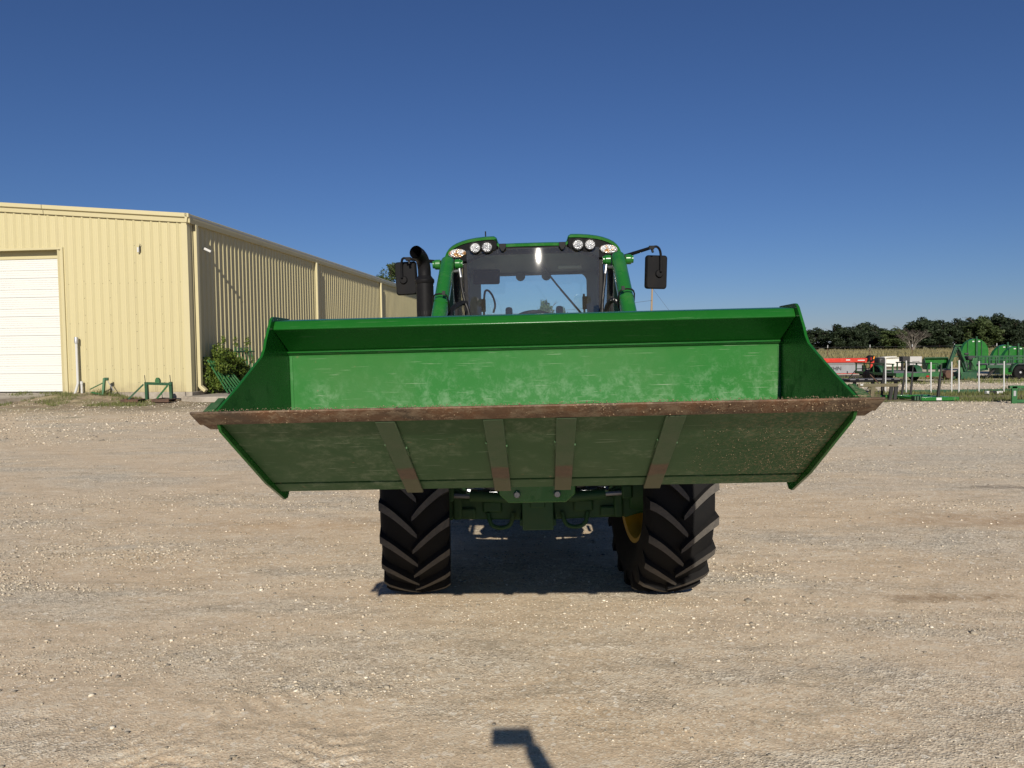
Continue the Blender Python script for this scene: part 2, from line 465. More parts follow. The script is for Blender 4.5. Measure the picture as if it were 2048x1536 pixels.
def field_mat():
    m, t, b = new_mat('dry meadow')
    co = ocoord(t)
    st = ocoord(t, (0.25, 1, 1))
    Y = node(t, 'ShaderNodeSeparateXYZ', {0: co}).outputs[1]
    c = mixc(t, noise(t, st, 0.12, 6, 0.7), (0.15, 0.155, 0.055), (0.33, 0.285, 0.14))
    near = mrange(t, mth(t, 'ADD', Y, mth(t, 'MULTIPLY', noise(t, co, 0.1, 4), 20)), 95, 70)
    c = mixc(t, mth(t, 'MULTIPLY', near, 0.7), c, (0.105, 0.125, 0.042))
    c = mixc(t, noise(t, co, 3.0, 6, 0.8), c, mixc(t, 0.5, c, (0.08, 0.08, 0.03)))
    put(t, b.inputs['Base Color'], c)
    b.inputs['Roughness'].default_value = 0.95
    bump(t, b, noise(t, co, 5, 5, 0.8), 0.8, 0.15)
    return m


# ------------------------------------------------------------------ mesh helpers
class MB:
    def __init__(s):
        s.v, s.f = [], []

    def add(s, vs, fs):
        o = len(s.v)
        s.v += [tuple(p) for p in vs]
        s.f += [tuple(i + o for i in f) for f in fs]
        return s

    def box(s, c, d, rot=None):
        x, y, z = (k / 2 for k in d)
        vs = [Vector(p) for p in ((-x, -y, -z), (x, -y, -z), (x, y, -z), (-x, y, -z), (-x, -y, z), (x, -y, z), (x, y, z), (-x, y, z))]
        if rot is not None:
            q = Euler(rot).to_matrix()
            vs = [q @ p for p in vs]
        c = Vector(c)
        return s.add([p + c for p in vs], [(3, 2, 1, 0), (4, 5, 6, 7), (0, 1, 5, 4), (1, 2, 6, 5), (2, 3, 7, 6), (3, 0, 4, 7)])

    def span(s, a, b):
        return s.box([(p + q) / 2 for p, q in zip(a, b)], [abs(q - p) for p, q in zip(a, b)])

    def beam(s, a, b, w, h, up=(0, 0, 1), w2=None, h2=None):
        a, b = Vector(a), Vector(b)
        d = (b - a).normalized()
        u = Vector(up)
        if abs(d.dot(u)) > 0.98:
            u = Vector((1, 0, 0))
        r = d.cross(u).normalized()
        u = r.cross(d).normalized()
        w2, h2 = w2 or w, h2 or h
        vs = [a + r * x * w / 2 + u * z * h / 2 for x, z in ((-1, -1), (1, -1), (1, 1), (-1, 1))]
        vs += [b + r * x * w2 / 2 + u * z * h2 / 2 for x, z in ((-1, -1), (1, -1), (1, 1), (-1, 1))]
        return s.add(vs, [(3, 2, 1, 0), (4, 5, 6, 7), (0, 1, 5, 4), (1, 2, 6, 5), (2, 3, 7, 6), (3, 0, 4, 7)])

    def tube(s, pts, r, seg=10, caps=True):
        pts = [Vector(p) for p in pts]
        n = len(pts)
        rs = r if isinstance(r, (list, tuple)) else [r] * n
        t0 = (pts[1] - pts[0]).normalized()
        u = Vector((0, 0, 1)) if abs(t0.z) < 0.9 else Vector((1, 0, 0))
        vs, fs = [], []
        for i, p in enumerate(pts):
            t = (pts[min(i + 1, n - 1)] - pts[max(i - 1, 0)]).normalized()
            u = (u - t * u.dot(t)).normalized()
            w = t.cross(u)
            for k in range(seg):
                a = 2 * math.pi * k / seg
                vs.append(p + (u * math.cos(a) + w * math.sin(a)) * rs[i])
        for i in range(n - 1):
            for k in range(seg):
                a, b = i * seg + k, i * seg + (k + 1) % seg
                fs.append((a, b, b + seg, a + seg))
        if caps:
            fs.append(tuple(range(seg))[::-1])
            fs.append(tuple(range((n - 1) * seg, n * seg)))
        return s.add(vs, fs)

    def lathe(s, prof, seg=32, axis='x', c=(0, 0, 0), closed=False):
        vs, fs = [], []
        n = len(prof)
        for k in range(seg):
            a = 2 * math.pi * k / seg
            for ax, r in prof:
                if axis == 'x':
                    p = (ax, r * math.cos(a), r * math.sin(a))
                elif axis == 'y':
                    p = (r * math.sin(a), ax, r * math.cos(a))
                else:
                    p = (r * math.cos(a), r * math.sin(a), ax)
                vs.append((p[0] + c[0], p[1] + c[1], p[2] + c[2]))
        for k in range(seg):
            k2 = (k + 1) % seg
            for i in range(n - 1 if not closed else n):
                j = (i + 1) % n
                fs.append((k * n + i, k2 * n + i, k2 * n + j, k * n + j))
        return s.add(vs, fs)

    def prism(s, poly, a, b, plane='yz'):
        """polygon extruded between a and b along the axis missing from plane"""
        def P(u, v, w):
            return {'yz': (w, u, v), 'xz': (u, w, v), 'xy': (u, v, w)}[plane]
        n = len(poly)
        vs = [P(u, v, a) for u, v in poly] + [P(u, v, b) for u, v in poly]
        fs = [tuple(range(n)), tuple(range(n, 2 * n))[::-1]]
        fs += [(i, i + n, (i + 1) % n + n, (i + 1) % n) for i in range(n)]
        return s.add(vs, fs)

    def sheet(s, line, th, a, b):
        """polyline in yz, thickened to its left side, swept along x from a to b"""
        n = len(line)
        off = []
        for i in range(n):
            p, q = Vector(line[max(i - 1, 0)]), Vector(line[min(i + 1, n - 1)])
            d = (q - p).normalized()
            nn = Vector((-d.y, d.x))
            off.append(Vector(line[i]) + nn * th)
        vs = []
        for x in (a, b):
            vs += [(x, *p) for p in line] + [(x, *p) for p in off]
        fs = []
        for i in range(n - 1):
            A, B = i, i + 1
            fs += [(A, B, 2 * n + B, 2 * n + A), (n + B, n + A, 3 * n + A, 3 * n + B), (B, A, n + A, n + B), (2 * n + A, 2 * n + B, 3 * n + B, 3 * n + A)]
        fs += [(0, 2 * n, 3 * n, n), (n - 1, 2 * n - 1, 4 * n - 1, 3 * n - 1)]
        return s.add(vs, fs)

    def mesh(s, name, mat, smooth=35):
        me = bpy.data.meshes.new(name)
        me.from_pydata(s.v, [], s.f)
        me.validate()
        import bmesh
        bm = bmesh.new()
        bm.from_mesh(me)
        bmesh.ops.recalc_face_normals(bm, faces=bm.faces)
        bm.to_mesh(me)
        bm.free()
        me.materials.append(MT[mat] if isinstance(mat, str) else mat)
        if smooth:
            me.shade_smooth()
            me.set_sharp_from_angle(angle=R(smooth))
        return me

    def build(s, name, mat, parent=None, smooth=35, bevel=0.0, loc=None, rot=None):
        o = link(name, s.mesh(name, mat, smooth), parent)
        if bevel:
            add_bevel(o, bevel)
        if loc is not None:
            o.location = loc
        if rot is not None:
            o.rotation_euler = rot
        return o


def add_bevel(o, w, seg=2):
    b = o.modifiers.new('bevel', 'BEVEL')
    b.width = w
    b.segments = seg
    b.limit_method = 'ANGLE'
    b.angle_limit = R(40)
    b.harden_normals = False


def link(name, data, parent=None):
    o = bpy.data.objects.new(name, data)
    COL.objects.link(o)
    if parent is not None:
        o.parent = parent
    return o


def tag(o, label=None, cat=None, group=None, kind=None):
    for k, v in (('label', label), ('category', cat), ('group', group), ('kind', kind)):
        if v:
            o[k] = v
    return o


def thing(name, label, cat, loc=(0, 0, 0), rotz=0.0, group=None):
    o = link(name, None)
    o.location = loc
    o.rotation_euler = (0, 0, rotz)
    o.empty_display_size = 0.2
    return tag(o, label, cat, group)


def fast_mesh(name, verts, faces_flat, per_face, mat):
    """big triangle/quad soups straight from numpy arrays"""
    me = bpy.data.meshes.new(name)
    nf = len(faces_flat) // per_face
    me.vertices.add(len(verts))
    me.vertices.foreach_set('co', np.asarray(verts, np.float32).ravel())
    me.loops.add(len(faces_flat))
    me.loops.foreach_set('vertex_index', np.asarray(faces_flat, np.int32))
    me.polygons.add(nf)
    me.polygons.foreach_set('loop_start', np.arange(0, nf * per_face, per_face, dtype=np.int32))
    me.update(calc_edges=True)
    me.materials.append(MT[mat] if isinstance(mat, str) else mat)
    return me


def smooth_path(pts, n=6):
    """Catmull-Rom through the points"""
    P = [Vector(p) for p in pts]
    P = [P[0] * 2 - P[1]] + P + [P[-1] * 2 - P[-2]]
    out = []
    for i in range(1, len(P) - 2):
        for k in range(n):
            t = k / n
            a, b, c, d = P[i - 1], P[i], P[i + 1], P[i + 2]
            out.append(0.5 * ((2 * b) + (c - a) * t + (2 * a - 5 * b + 4 * c - d) * t * t + (3 * b - a - 3 * c + d) * t ** 3))
    out.append(P[-2])
    return out


# ------------------------------------------------------------------ terrain noise
_rs = np.random.RandomState(3)
_tab = _rs.rand(256, 256)


def vnoise(x, y):
    xi, yi = np.floor(x).astype(int), np.floor(y).astype(int)
    fx, fy = x - xi, y - yi
    fx, fy = fx * fx * (3 - 2 * fx), fy * fy * (3 - 2 * fy)
    g = lambda a, b: _tab[a % 256, b % 256]
    return (g(xi, yi) * (1 - fx) + g(xi + 1, yi) * fx) * (1 - fy) + (g(xi, yi + 1) * (1 - fx) + g(xi + 1, yi + 1) * fx) * fy


def fbm(x, y, o=4):
    s, a = 0, 0.5
    for k in range(o):
        s = s + a * vnoise(x * 2 ** k + 17.3 * k, y * 2 ** k + 5.1 * k)
        a *= 0.5
    return s


def sstep(a, b, x):
    t = np.clip((x - a) / (b - a), 0, 1)
    return t * t * (3 - 2 * t)


BLD_A = R(5.8)                                 # the shed's long side runs 5.8 degrees to the right
BLD_O = at(383, 784, 25.0)
BLD_O.z = 0.0


def bld_local(x, y):
    dx, dy = x - BLD_O.x, y - BLD_O.y
    ca, sa = math.cos(BLD_A), math.sin(BLD_A)
    return dx * ca - dy * sa, dx * sa + dy * ca


def height(x, y):
    """ground level: fine unevenness, tyre tread marks in the foreground, a low bank against the shed"""
    x, y = np.asarray(x, float), np.asarray(y, float)
    near = 1 - sstep(9, 16, y)
    h = 0.020 * (fbm(x * 0.9, y * 0.9) - 0.47) + near * 0.012 * (fbm(x * 4.5, y * 4.5) - 0.47)
    h = h + near * 0.006 * (fbm(x * 17, y * 17, 3) - 0.45)
    # tread marks: bands of short ridges left by lugged tyres
    def band(cx, cy, ang, wid, ln, pitch, amp, skew):
        c, s = math.cos(ang), math.sin(ang)
        u = (x - cx) * c + (y - cy) * s
        v = -(x - cx) * s + (y - cy) * c
        m = (1 - sstep(wid * 0.7, wid, np.abs(v))) * (1 - sstep(ln * 0.6, ln, np.abs(u)))
        w = np.sin(2 * math.pi * (u + skew * np.abs(v) + 0.05 * fbm(u * 3, v * 3)) / pitch)
        brk = sstep(0.38, 0.58, fbm(u * 1.7 + 9, v * 2.3 + 4))
        return amp * m * brk * np.clip(w * 1.6, -1, 1)
    h = h + band(-1.35, 2.75, 1.75, 0.26, 1.0, 0.085, 0.006, 0.5)
    h = h + band(-0.75, 2.85, 1.45, 0.24, 0.9, 0.085, 0.006, -0.5)
    h = h + band(-0.9, 3.35, 0.35, 0.20, 1.1, 0.10, 0.005, 0.4)
    h = h + band(1.5, 3.6, 2.9, 0.14, 2.2, 0.11, 0.003, 0.4)
    h = h * (1 - 0.7 * np.exp(-((x - 0.19) ** 2 / 2.2 + (y - 5.0) ** 2 / 0.6)))
    # bank
    u, v = bld_local(x, y)
    bank = sstep(-2.2, -0.25, v) * sstep(0.8, -0.8, u) * (0.05 + 0.21 * sstep(-1.2, -3.4, u))
    return h + bank


# ------------------------------------------------------------------ ground
g = MB()
g.add([(-3000, -400, -0.05), (3000, -400, -0.05), (3000, 3000, -0.05), (-3000, 3000, -0.05)], [(0, 1, 2, 3)])
MT['field'] = field_mat()
ground = g.build('ground', 'field', smooth=0)
tag(ground, 'dry meadow running out to the tree line', None, kind='structure')

MT['yard'] = yard_mat()
ys = [-30.0, -12.0, -6.0, -3.0, -1.0, 0.0]
y = 0.6
while y < 52:
    ys.append(y)
    y += max(0.016, 0.009 * y)
xs = list(np.arange(-5.5, 5.5, 0.028))
x, d = 5.5, 0.03
pos = []
while x < 70:
    pos.append(x)
    d *= 1.03
    x += d
xs = sorted([-p for p in pos] + xs + pos)
XX, YY = np.meshgrid(np.array(xs), np.array(ys))
ZZ = height(XX, YY)
nx, ny = len(xs), len(ys)
V = np.stack([XX, YY, ZZ], -1).reshape(-1, 3)
idx = np.arange(nx * ny).reshape(ny, nx)
Fq = np.stack([idx[:-1, :-1], idx[:-1, 1:], idx[1:, 1:], idx[1:, :-1]], -1).reshape(-1)
me = fast_mesh('gravel_yard', V, Fq, 4, 'yard')
me.shade_smooth()
yard = link('gravel_yard', me)
tag(yard, 'packed tan gravel and dirt yard', None, kind='structure')

# loose stones (nobody could count them)
ico_v = []
ph = (1 + 5 ** 0.5) / 2
for a in (-1, 1):
    for b_ in (-ph, ph):
        ico_v += [(a, b_, 0), (0, a, b_), (b_, 0, a)]
ico_v = np.array(ico_v) / (1 + ph * ph) ** 0.5
ico_f = []
for i in range(12):
    for j in range(i + 1, 12):
        for k in range(j + 1, 12):
            dd = [np.linalg.norm(ico_v[p] - ico_v[q]) for p, q in ((i, j), (j, k), (i, k))]
            if max(dd) < 1.1:
                nrm = np.cross(ico_v[j] - ico_v[i], ico_v[k] - ico_v[i])
                ico_f.append((i, j, k) if np.dot(nrm, ico_v[i]) > 0 else (i, k, j))
ico_f = np.array(ico_f)
oct_v = np.array([(1, 0, 0), (0, 1, 0), (-1, 0, 0), (0, -1, 0), (0, 0, 1), (0, 0, -1)], float)
oct_f = np.array([(0, 1, 4), (1, 2, 4), (2, 3, 4), (3, 0, 4), (1, 0, 5), (2, 1, 5), (3, 2, 5), (0, 3, 5)])


def scatter_stones(n, y0, y1, lo, hi, power, thresh, BV=None, BF=None):
    BV, BF = (ico_v, ico_f) if BV is None else (BV, BF)
    nb = len(BV)
    rs = np.random.RandomState(int(y0 * 10) + n)
    yy = y0 + (y1 - y0) * rs.rand(n * 3) ** 1.4
    xx = (rs.rand(n * 3) * 2 - 1) * (0.74 * yy + 0.6)
    dens = 0.6 * fbm(xx * 0.24 + 3, yy * 0.75 + 8, 5) + 0.4 * fbm(xx * 1.1, yy * 2.6, 4)
    keep = rs.rand(n * 3) < np.clip((dens - thresh) * 6, 0.10, 1)
    xx, yy = xx[keep][:n], yy[keep][:n]
    m = len(xx)
    s = lo + (hi - lo) * rs.rand(m) ** power
    zz = height(xx, yy)
    P = BV[None] * (1 + 0.75 * (rs.rand(m, nb, 1) - 0.5)) * (s[:, None, None] * np.stack([0.7 + 0.6 * rs.rand(m), 0.7 + 0.6 * rs.rand(m), 0.38 + 0.3 * rs.rand(m)], -1)[:, None])
    a = rs.rand(m) * 6.28
    c, s_ = np.cos(a)[:, None], np.sin(a)[:, None]
    P = np.stack([P[..., 0] * c - P[..., 1] * s_, P[..., 0] * s_ + P[..., 1] * c, P[..., 2]], -1)
    P += np.stack([xx, yy, zz + s * 0.22], -1)[:, None]
    Fi = (BF[None] + nb * np.arange(m)[:, None, None]).reshape(-1)
    return P.reshape(-1, 3), Fi


pv, pf, o_ = [], [], 0
for args in ((52000, 1.9, 6.5, 0.0018, 0.0065, 2.2, 0.47, oct_v, oct_f), (4200, 1.9, 7.5, 0.005, 0.013, 3.2, 0.49), (42000, 5.0, 19, 0.004, 0.013, 2.2, 0.47, oct_v, oct_f), (150, 2.4, 11, 0.010, 0.022, 3.0, 0.5)):
    a, f = scatter_stones(*args)
    pv.append(a)
    pf.append(f + o_)
    o_ += len(a)
def stones_in(n, x0, x1, y0, y1, lo, hi, seed):
    rs = np.random.RandomState(seed)
    xx, yy = x0 + (x1 - x0) * rs.rand(n), y0 + (y1 - y0) * rs.rand(n)
    keep = (fbm(xx * 0.5, yy * 0.8, 4) > 0.36) & (rs.rand(n) < np.clip((yy - y0) / 4.5, 0, 1)) & (rs.rand(n) < np.clip((np.abs(xx) - 4.5) / 4.0, 0, 1))
    xx, yy = xx[keep], yy[keep]
    m = len(xx)
    s = lo + (hi - lo) * rs.rand(m) ** 2.5
    P = oct_v[None] * (1 + 0.75 * (rs.rand(m, 6, 1) - 0.5)) * (s[:, None, None] * np.array([1.1, 1.0, 0.6]))
    P += np.stack([xx, yy, height(xx, yy) + s * 0.2], -1)[:, None]
    return P.reshape(-1, 3), (oct_f[None] + 6 * np.arange(m)[:, None, None]).reshape(-1)


for args in ((17000, 5.0, 18.5, 11.0, 20.6, 0.008, 0.030, 5), (11000, -17.0, -4.5, 11.0, 24.2, 0.008, 0.032, 6), (9000, 9.0, 22.0, 25.0, 31.0, 0.012, 0.04, 7)):
    a, f = stones_in(*args)
    pv.append(a)
    pf.append(f + o_)
    o_ += len(a)
stones = link('loose_gravel', fast_mesh('loose_gravel', np.concatenate(pv), np.concatenate(pf), 3, 'stone'))
tag(stones, 'loose pale crushed stones lying on the packed yard', 'gravel', kind='stuff')


def blades(n, sampler, h0, h1, wd, seed, mat, name, label, lean=0.5):
    rs = np.random.RandomState(seed)
    xx, yy = sampler(rs, n)
    n = len(xx)
    hh = h0 + (h1 - h0) * rs.rand(n) ** 1.5
    a = rs.rand(n) * 6.28
    la = rs.rand(n) * 6.28
    ln = lean * hh * rs.rand(n)
    zz = np.where(yy < 52, height(xx, yy), -0.05) - 0.01
    w = wd * (0.6 + 0.8 * rs.rand(n))
    dx, dy = np.cos(a) * w, np.sin(a) * w
    lx, ly = np.cos(la) * ln, np.sin(la) * ln
    A = np.stack([xx - dx, yy - dy, zz], -1)
    B = np.stack([xx + dx, yy + dy, zz], -1)
    M1 = np.stack([xx - dx * 0.6 + lx * 0.4, yy - dy * 0.6 + ly * 0.4, zz + hh * 0.55], -1)
    M2 = np.stack([xx + dx * 0.6 + lx * 0.4, yy + dy * 0.6 + ly * 0.4, zz + hh * 0.55], -1)
    T = np.stack([xx + lx, yy + ly, zz + hh], -1)
    V = np.stack([A, B, M1, M2, T], 1).reshape(-1, 3)
    base = 5 * np.arange(n)[:, None]
    F = (base[:, :, None] + np.array([[0, 1, 3], [0, 3, 2], [2, 3, 4]])[None]).reshape(-1)
    o = link(name, fast_mesh(name, V, F, 3, mat))
    return tag(o, label, 'grass', kind='stuff')


def s_verge(rs, n):
    yy = 20.2 + 5.6 * rs.rand(n * 2)
    xx = 4.5 + 16 * rs.rand(n * 2)
    k = (fbm(xx * 0.7, yy * 0.9, 4) > 0.42) & (yy > 20.5 + 1.3 * (fbm(xx * 0.8, yy * 0 + 2) - 0.3)) & (yy < 25.6)
    return xx[k][:n], yy[k][:n]


def s_mid(rs, n):
    yy = 29.5 + 7.5 * rs.rand(n * 3)
    xx = 10 + 20 * rs.rand(n * 3)
    k = fbm(xx * 0.45, yy * 0.6, 4) > 0.47
    return xx[k][:n], yy[k][:n]


def s_field(rs, n):
    yy = 50 + 170 * rs.rand(n) ** 1.6
    xx = yy * (0.25 + 0.6 * rs.rand(n))
    return xx, yy


def s_shed(rs, n):
    u = -8.5 * rs.rand(n * 4)
    v = -0.15 - 2.6 * rs.rand(n * 4)
    ca, sa = math.cos(BLD_A), math.sin(BLD_A)
    xx, yy = BLD_O.x + u * ca + v * sa, BLD_O.y - u * sa + v * ca
    k = (fbm(xx * 0.9 + 4, yy * 0.9, 4) > 0.50) & (u > -7.0 + 1.1 * np.abs(v))
    return xx[k][:n], yy[k][:n]


def s_apron(rs, n):
    k = rs.rand(n)
    a, b_ = gp(0, 812), gp(112, 789)
    xx = a.x + (b_.x - a.x) * k + 0.14 * rs.randn(n)
    yy = a.y + (b_.y - a.y) * k + 0.12 * rs.randn(n)
    return xx, yy


def s_jack(rs, n):
    c = gp(212, 802)
    return c.x + 0.32 * rs.randn(n), c.y + 0.25 * rs.randn(n)


blades(17000, s_verge, 0.04, 0.17, 0.010, 1, 'grass', 'verge_grass', 'rough green grass growing along the verge under the parked implements')
blades(6000, s_mid, 0.05, 0.2, 0.012, 2, 'grass', 'patchy_grass', 'patchy grass between the two trailers')
blades(26000, s_field, 0.25, 0.75, 0.05, 3, 'grass_dry', 'meadow_grass', 'tall dry grass of the meadow behind the wire fence')
blades(4200, s_shed, 0.03, 0.12, 0.008, 4, 'grass', 'shed_weeds', 'thin weeds on the soil in front of the cream shed')
blades(1500, s_apron, 0.03, 0.13, 0.010, 5, 'grass', 'apron_weeds', 'weeds along the edge of the concrete apron')
blades(650, s_jack, 0.04, 0.22, 0.006, 6, 'grass', 'jack_stand_weeds', 'tuft of weeds around the small green stand', 0.8)

# ------------------------------------------------------------------ cream metal shed
SLAB, EAVE, LEN, WID, SLOPE = 0.28, 5.98, 45.75, 18.3, 1 / 12
shed = thing('metal_shed', 'long cream ribbed metal shed with a white roll-up door', 'building', (BLD_O.x, BLD_O.y, 0), -BLD_A)
PITCH_R, PW = 0.305, 0.915


def rib_line():
    """cross-section of one panel: three tall trapezoid ribs with low stiffeners between"""
    pts = []
    for k in range(3):
        o = k * PITCH_R
        pts += [(o, 0.038), (o + 0.010, 0.038), (o + 0.056, 0.0), (o + 0.118, 0.0), (o + 0.126, 0.004), (o + 0.142, 0.004), (o + 0.150, 0.0),
                (o + 0.182, 0.0), (o + 0.190, 0.004), (o + 0.206, 0.004), (o + 0.214, 0.0), (o + 0.249, 0.0), (o + 0.295, 0.038)]
    pts.append((PW, 0.038))
    return pts


RIB = rib_line()


def panel_mesh(P, z0, ztop):
    """P(u, h) -> (x, y); ztop(u) gives the upper edge"""
    m = MB()
    n = len(RIB)
    vs = []
    for u, h in RIB:
        x, y = P(u, h)
        vs += [(x, y, z0), (x, y, ztop(u))]
    m.add(vs, [(2 * i, 2 * i + 2, 2 * i + 3, 2 * i + 1) for i in range(n - 1)])
    return m


me_long = panel_mesh(lambda u, h: (h, u), SLAB, lambda u: EAVE).mesh('wall_panel', 'tan_panel', 25)
for k in range(50):
    p = link('wall_panel', me_long, shed)
    p.location = (0.0, k * PW, 0)
DOOR_R, DOOR_W, DOOR_T = -4.45, 4.3, 5.10
ROOF_T = lambda u: EAVE + (9.15 - abs(u + 9.15)) * SLOPE
for k in range(20):
    u0 = -(k + 1) * PW
    lo = SLAB
    if u0 < DOOR_R - 0.1 and u0 + PW > DOOR_R - DOOR_W + 0.1:
        lo = DOOR_T + 0.06
    if k == 4:      # the panel the right door jamb cuts into
        lo = SLAB
    pm = panel_mesh(lambda u, h: (u + u0, -h), lo, lambda u: ROOF_T(u + u0))
    pm.build('wall_panel', 'tan_panel', shed, smooth=25)
# core behind the sheets
c = MB()
c.prism([(-0.03, SLAB), (-0.03, EAVE), (-9.15, EAVE + 9.15 * SLOPE - 0.02), (-WID + 0.03, EAVE), (-WID + 0.03, SLAB)], LEN - 0.03, 0.25, 'xz')
c.build('wall_core', 'tan_trim', shed, smooth=0)
fd = MB()
fd.span((-WID, -0.045, -0.3), (0.05, LEN, SLAB - 0.004))
fd.build('foundation', 'concrete', shed, bevel=0.01)
rf = MB()
rf.prism([(0.13, EAVE + 0.09), (0.13, EAVE + 0.12), (-9.15, EAVE + 0.12 + 9.35 * SLOPE), (-WID - 0.2, EAVE + 0.12), (-WID - 0.2, EAVE + 0.09), (-9.15, EAVE + 0.09 + 9.35 * SLOPE)], -0.10, LEN + 0.1, 'xz')
rf.build('roof', 'galv', shed, smooth=0)
# rake trim along the gable, in lengths with a joint
for a, b_ in ((0.17, -4.98), (-5.0, -9.15), (-9.17, -14), (-14.02, -18.5)):
    za, zb = EAVE + 0.19 + (9.15 - abs(a + 9.15)) * SLOPE, EAVE + 0.19 + (9.15 - abs(b_ + 9.15)) * SLOPE
    t_ = MB()
    prof = [(-0.03, -0.30), (-0.075, -0.30), (-0.09, -0.15), (-0.16, -0.13), (-0.16, 0.0), (-0.03, 0.0)]
    n = len(prof)
    vs = [(a, y_, za + z_) for y_, z_ in prof] + [(b_, y_, zb + z_) for y_, z_ in prof]
    t_.add(vs, [tuple(range(n)), tuple(range(n, 2 * n))[::-1]] + [(i, (i + 1) % n, (i + 1) % n + n, i + n) for i in range(n)])
    t_.build('rake_trim', 'tan_trim', shed, smooth=0, bevel=0.006)
for k in range(8):
    gt = MB()
    y0 = -0.16 + k * 5.75
    gt.prism([(0.035, EAVE - 0.12), (0.10, EAVE - 0.12), (0.125, EAVE + 0.02), (0.125, EAVE + 0.17), (0.11, EAVE + 0.185), (0.035, EAVE + 0.185)], y0, y0 + 5.74, 'xz')
    gt.build('gutter', 'tan_trim', shed, smooth=0, bevel=0.006)
ct = MB()
ct.span((-0.16, -0.042, SLAB), (0.042, -0.034, EAVE))
ct.span((0.034, -0.033, SLAB), (0.042, 0.16, EAVE))
ct.build('corner_trim', 'tan_trim', shed, smooth=0)
for y0 in (0.42, 11.7, 23.1, 34.6):
    dn = MB()
    dn.span((0.042, y0 - 0.075, 0.42), (0.155, y0 + 0.075, EAVE - 0.12))
    dn.beam((0.10, y0, 0.44), (0.30, y0 - 0.02, 0.28), 0.15, 0.11)
    dn.build('downspout', 'tan_trim', shed, smooth=0, bevel=0.012)
# roll-up door
door = MB()
door.span((DOOR_R - DOOR_W, 0.115, SLAB), (DOOR_R, 0.14, DOOR_T - 0.28)).build('roll_up_door', 'door_white', shed, smooth=0)
door = [o for o in shed.children if o.name.startswith('roll_up_door')][0]
sec_h = (DOOR_T - 0.28 - SLAB) / 7
sm = MB()
prof = [(0.10, 0.0), (0.062, 0.006), (0.062, 0.235), (0.086, 0.243), (0.086, 0.258), (0.062, 0.266)]
for q in (0.33, 0.40, 0.47, 0.545):
    prof += [(0.062, q), (0.074, q + 0.008), (0.074, q + 0.016), (0.062, q + 0.024)]
for q in (0.08, 0.155)[::-1]:
    i = 2
    prof[i:i] = [(0.062, q), (0.072, q + 0.008), (0.072, q + 0.016), (0.062, q + 0.024)]
prof += [(0.062, sec_h - 0.008), (0.10, sec_h - 0.002)]
n = len(prof)
vs = [(DOOR_R - DOOR_W, y_, z_) for y_, z_ in prof] + [(DOOR_R, y_, z_) for y_, z_ in prof]
sm.add(vs, [(i, i + 1, i + 1 + n, i + n) for i in range(n - 1)])
sm_me = sm.mesh('door_section', 'door_white', 0)
for k in range(7):
    link('door_section', sm_me, door).location = (0, 0, SLAB + k * sec_h)
jb = MB()
jb.span((DOOR_R, -0.055, SLAB), (DOOR_R + 0.085, 0.10, DOOR_T))
jb.span((DOOR_R - DOOR_W - 0.085, -0.055, SLAB), (DOOR_R - DOOR_W, 0.10, DOOR_T))
jb.span((DOOR_R - DOOR_W - 0.085, -0.055, DOOR_T + 0.001), (DOOR_R + 0.085, 0.10, DOOR_T + 0.07))
jb.build('door_frame', 'tan_trim', shed, smooth=0)
hd = MB()
hd.span((DOOR_R - DOOR_W, 0.03, DOOR_T - 0.29), (DOOR_R, 0.24, DOOR_T - 0.23))
hd.build('door_header', 'tan_trim', shed, smooth=0)
ds_ = MB().span((DOOR_R - DOOR_W, 0.045, SLAB + 0.002), (DOOR_R, 0.112, SLAB + 0.035))
ds_.build('door_seal', 'black', shed, smooth=0)
# fastener heads on the gable, one row part per girt line
for zrow in (1.05, 2.6, 3.93):
    s_ = MB()
    for k in range(15):
        u = -0.26 - k * PITCH_R
        if u > DOOR_R + 0.1:
            s_.lathe([(-0.012, 0.0), (-0.012, 0.009), (0.0, 0.011)], 6, 'y', (u, 0.0, zrow))
    tag(s_.build('fastener_row', 'steel_dark', shed, smooth=0), kind='stuff')
for ucol in (-0.905, -1.82, -2.735, -3.65):
    s_ = MB()
    for k in range(9):
        s_.lathe([(-0.043, 0.0), (-0.043, 0.009), (-0.032, 0.012)], 6, 'y', (ucol - 0.002, 0.0, 0.6 + k * 0.57))
    tag(s_.build('fastener_row', 'steel_dark', shed, smooth=0), kind='stuff')


def shed_pt(u, v, z=0.0):
    ca, sa = math.cos(BLD_A), math.sin(BLD_A)
    return Vector((BLD_O.x + u * ca + v * sa, BLD_O.y - u * sa + v * ca, z))


# concrete apron before the door
ap = MB()
a0, a1 = shed_pt(-9.2, -0.07), shed_pt(-4.2, -0.07)
b0, b1 = shed_pt(-9.9, -4.2), shed_pt(-6.6, -4.2)
ap.add([(a0.x, a0.y, 0.275), (a1.x, a1.y, 0.272), (b1.x, b1.y, 0.06), (b0.x, b0.y, 0.06), (a0.x, a0.y, -0.1), (a1.x, a1.y, -0.1), (b1.x, b1.y, -0.1), (b0.x, b0.y, -0.1)],
       [(0, 1, 2, 3), (7, 6, 5, 4), (0, 4, 5, 1), (1, 5, 6, 2), (2, 6, 7, 3), (3, 7, 4, 0)])
tag(ap.build('concrete_apron', 'concrete', smooth=0), 'sloping concrete apron in front of the white door', kind='structure')
# broken concrete slab by the corner
bs = MB()
pl = [(0.05, -0.75), (0.9, -1.05), (2.0, -0.75), (2.9, 0.2), (3.0, 2.0), (0.35, 2.0), (0.30, -0.2)]
P3 = [shed_pt(u, v) for u, v in pl]
bs.prism([(p.x, p.y) for p in P3], -0.1, 0.17, 'xy')
bs = bs.build('concrete_slab', 'concrete', smooth=0, bevel=0.03)
tag(bs, 'broken concrete slab under the downspout at the shed corner', 'slab')

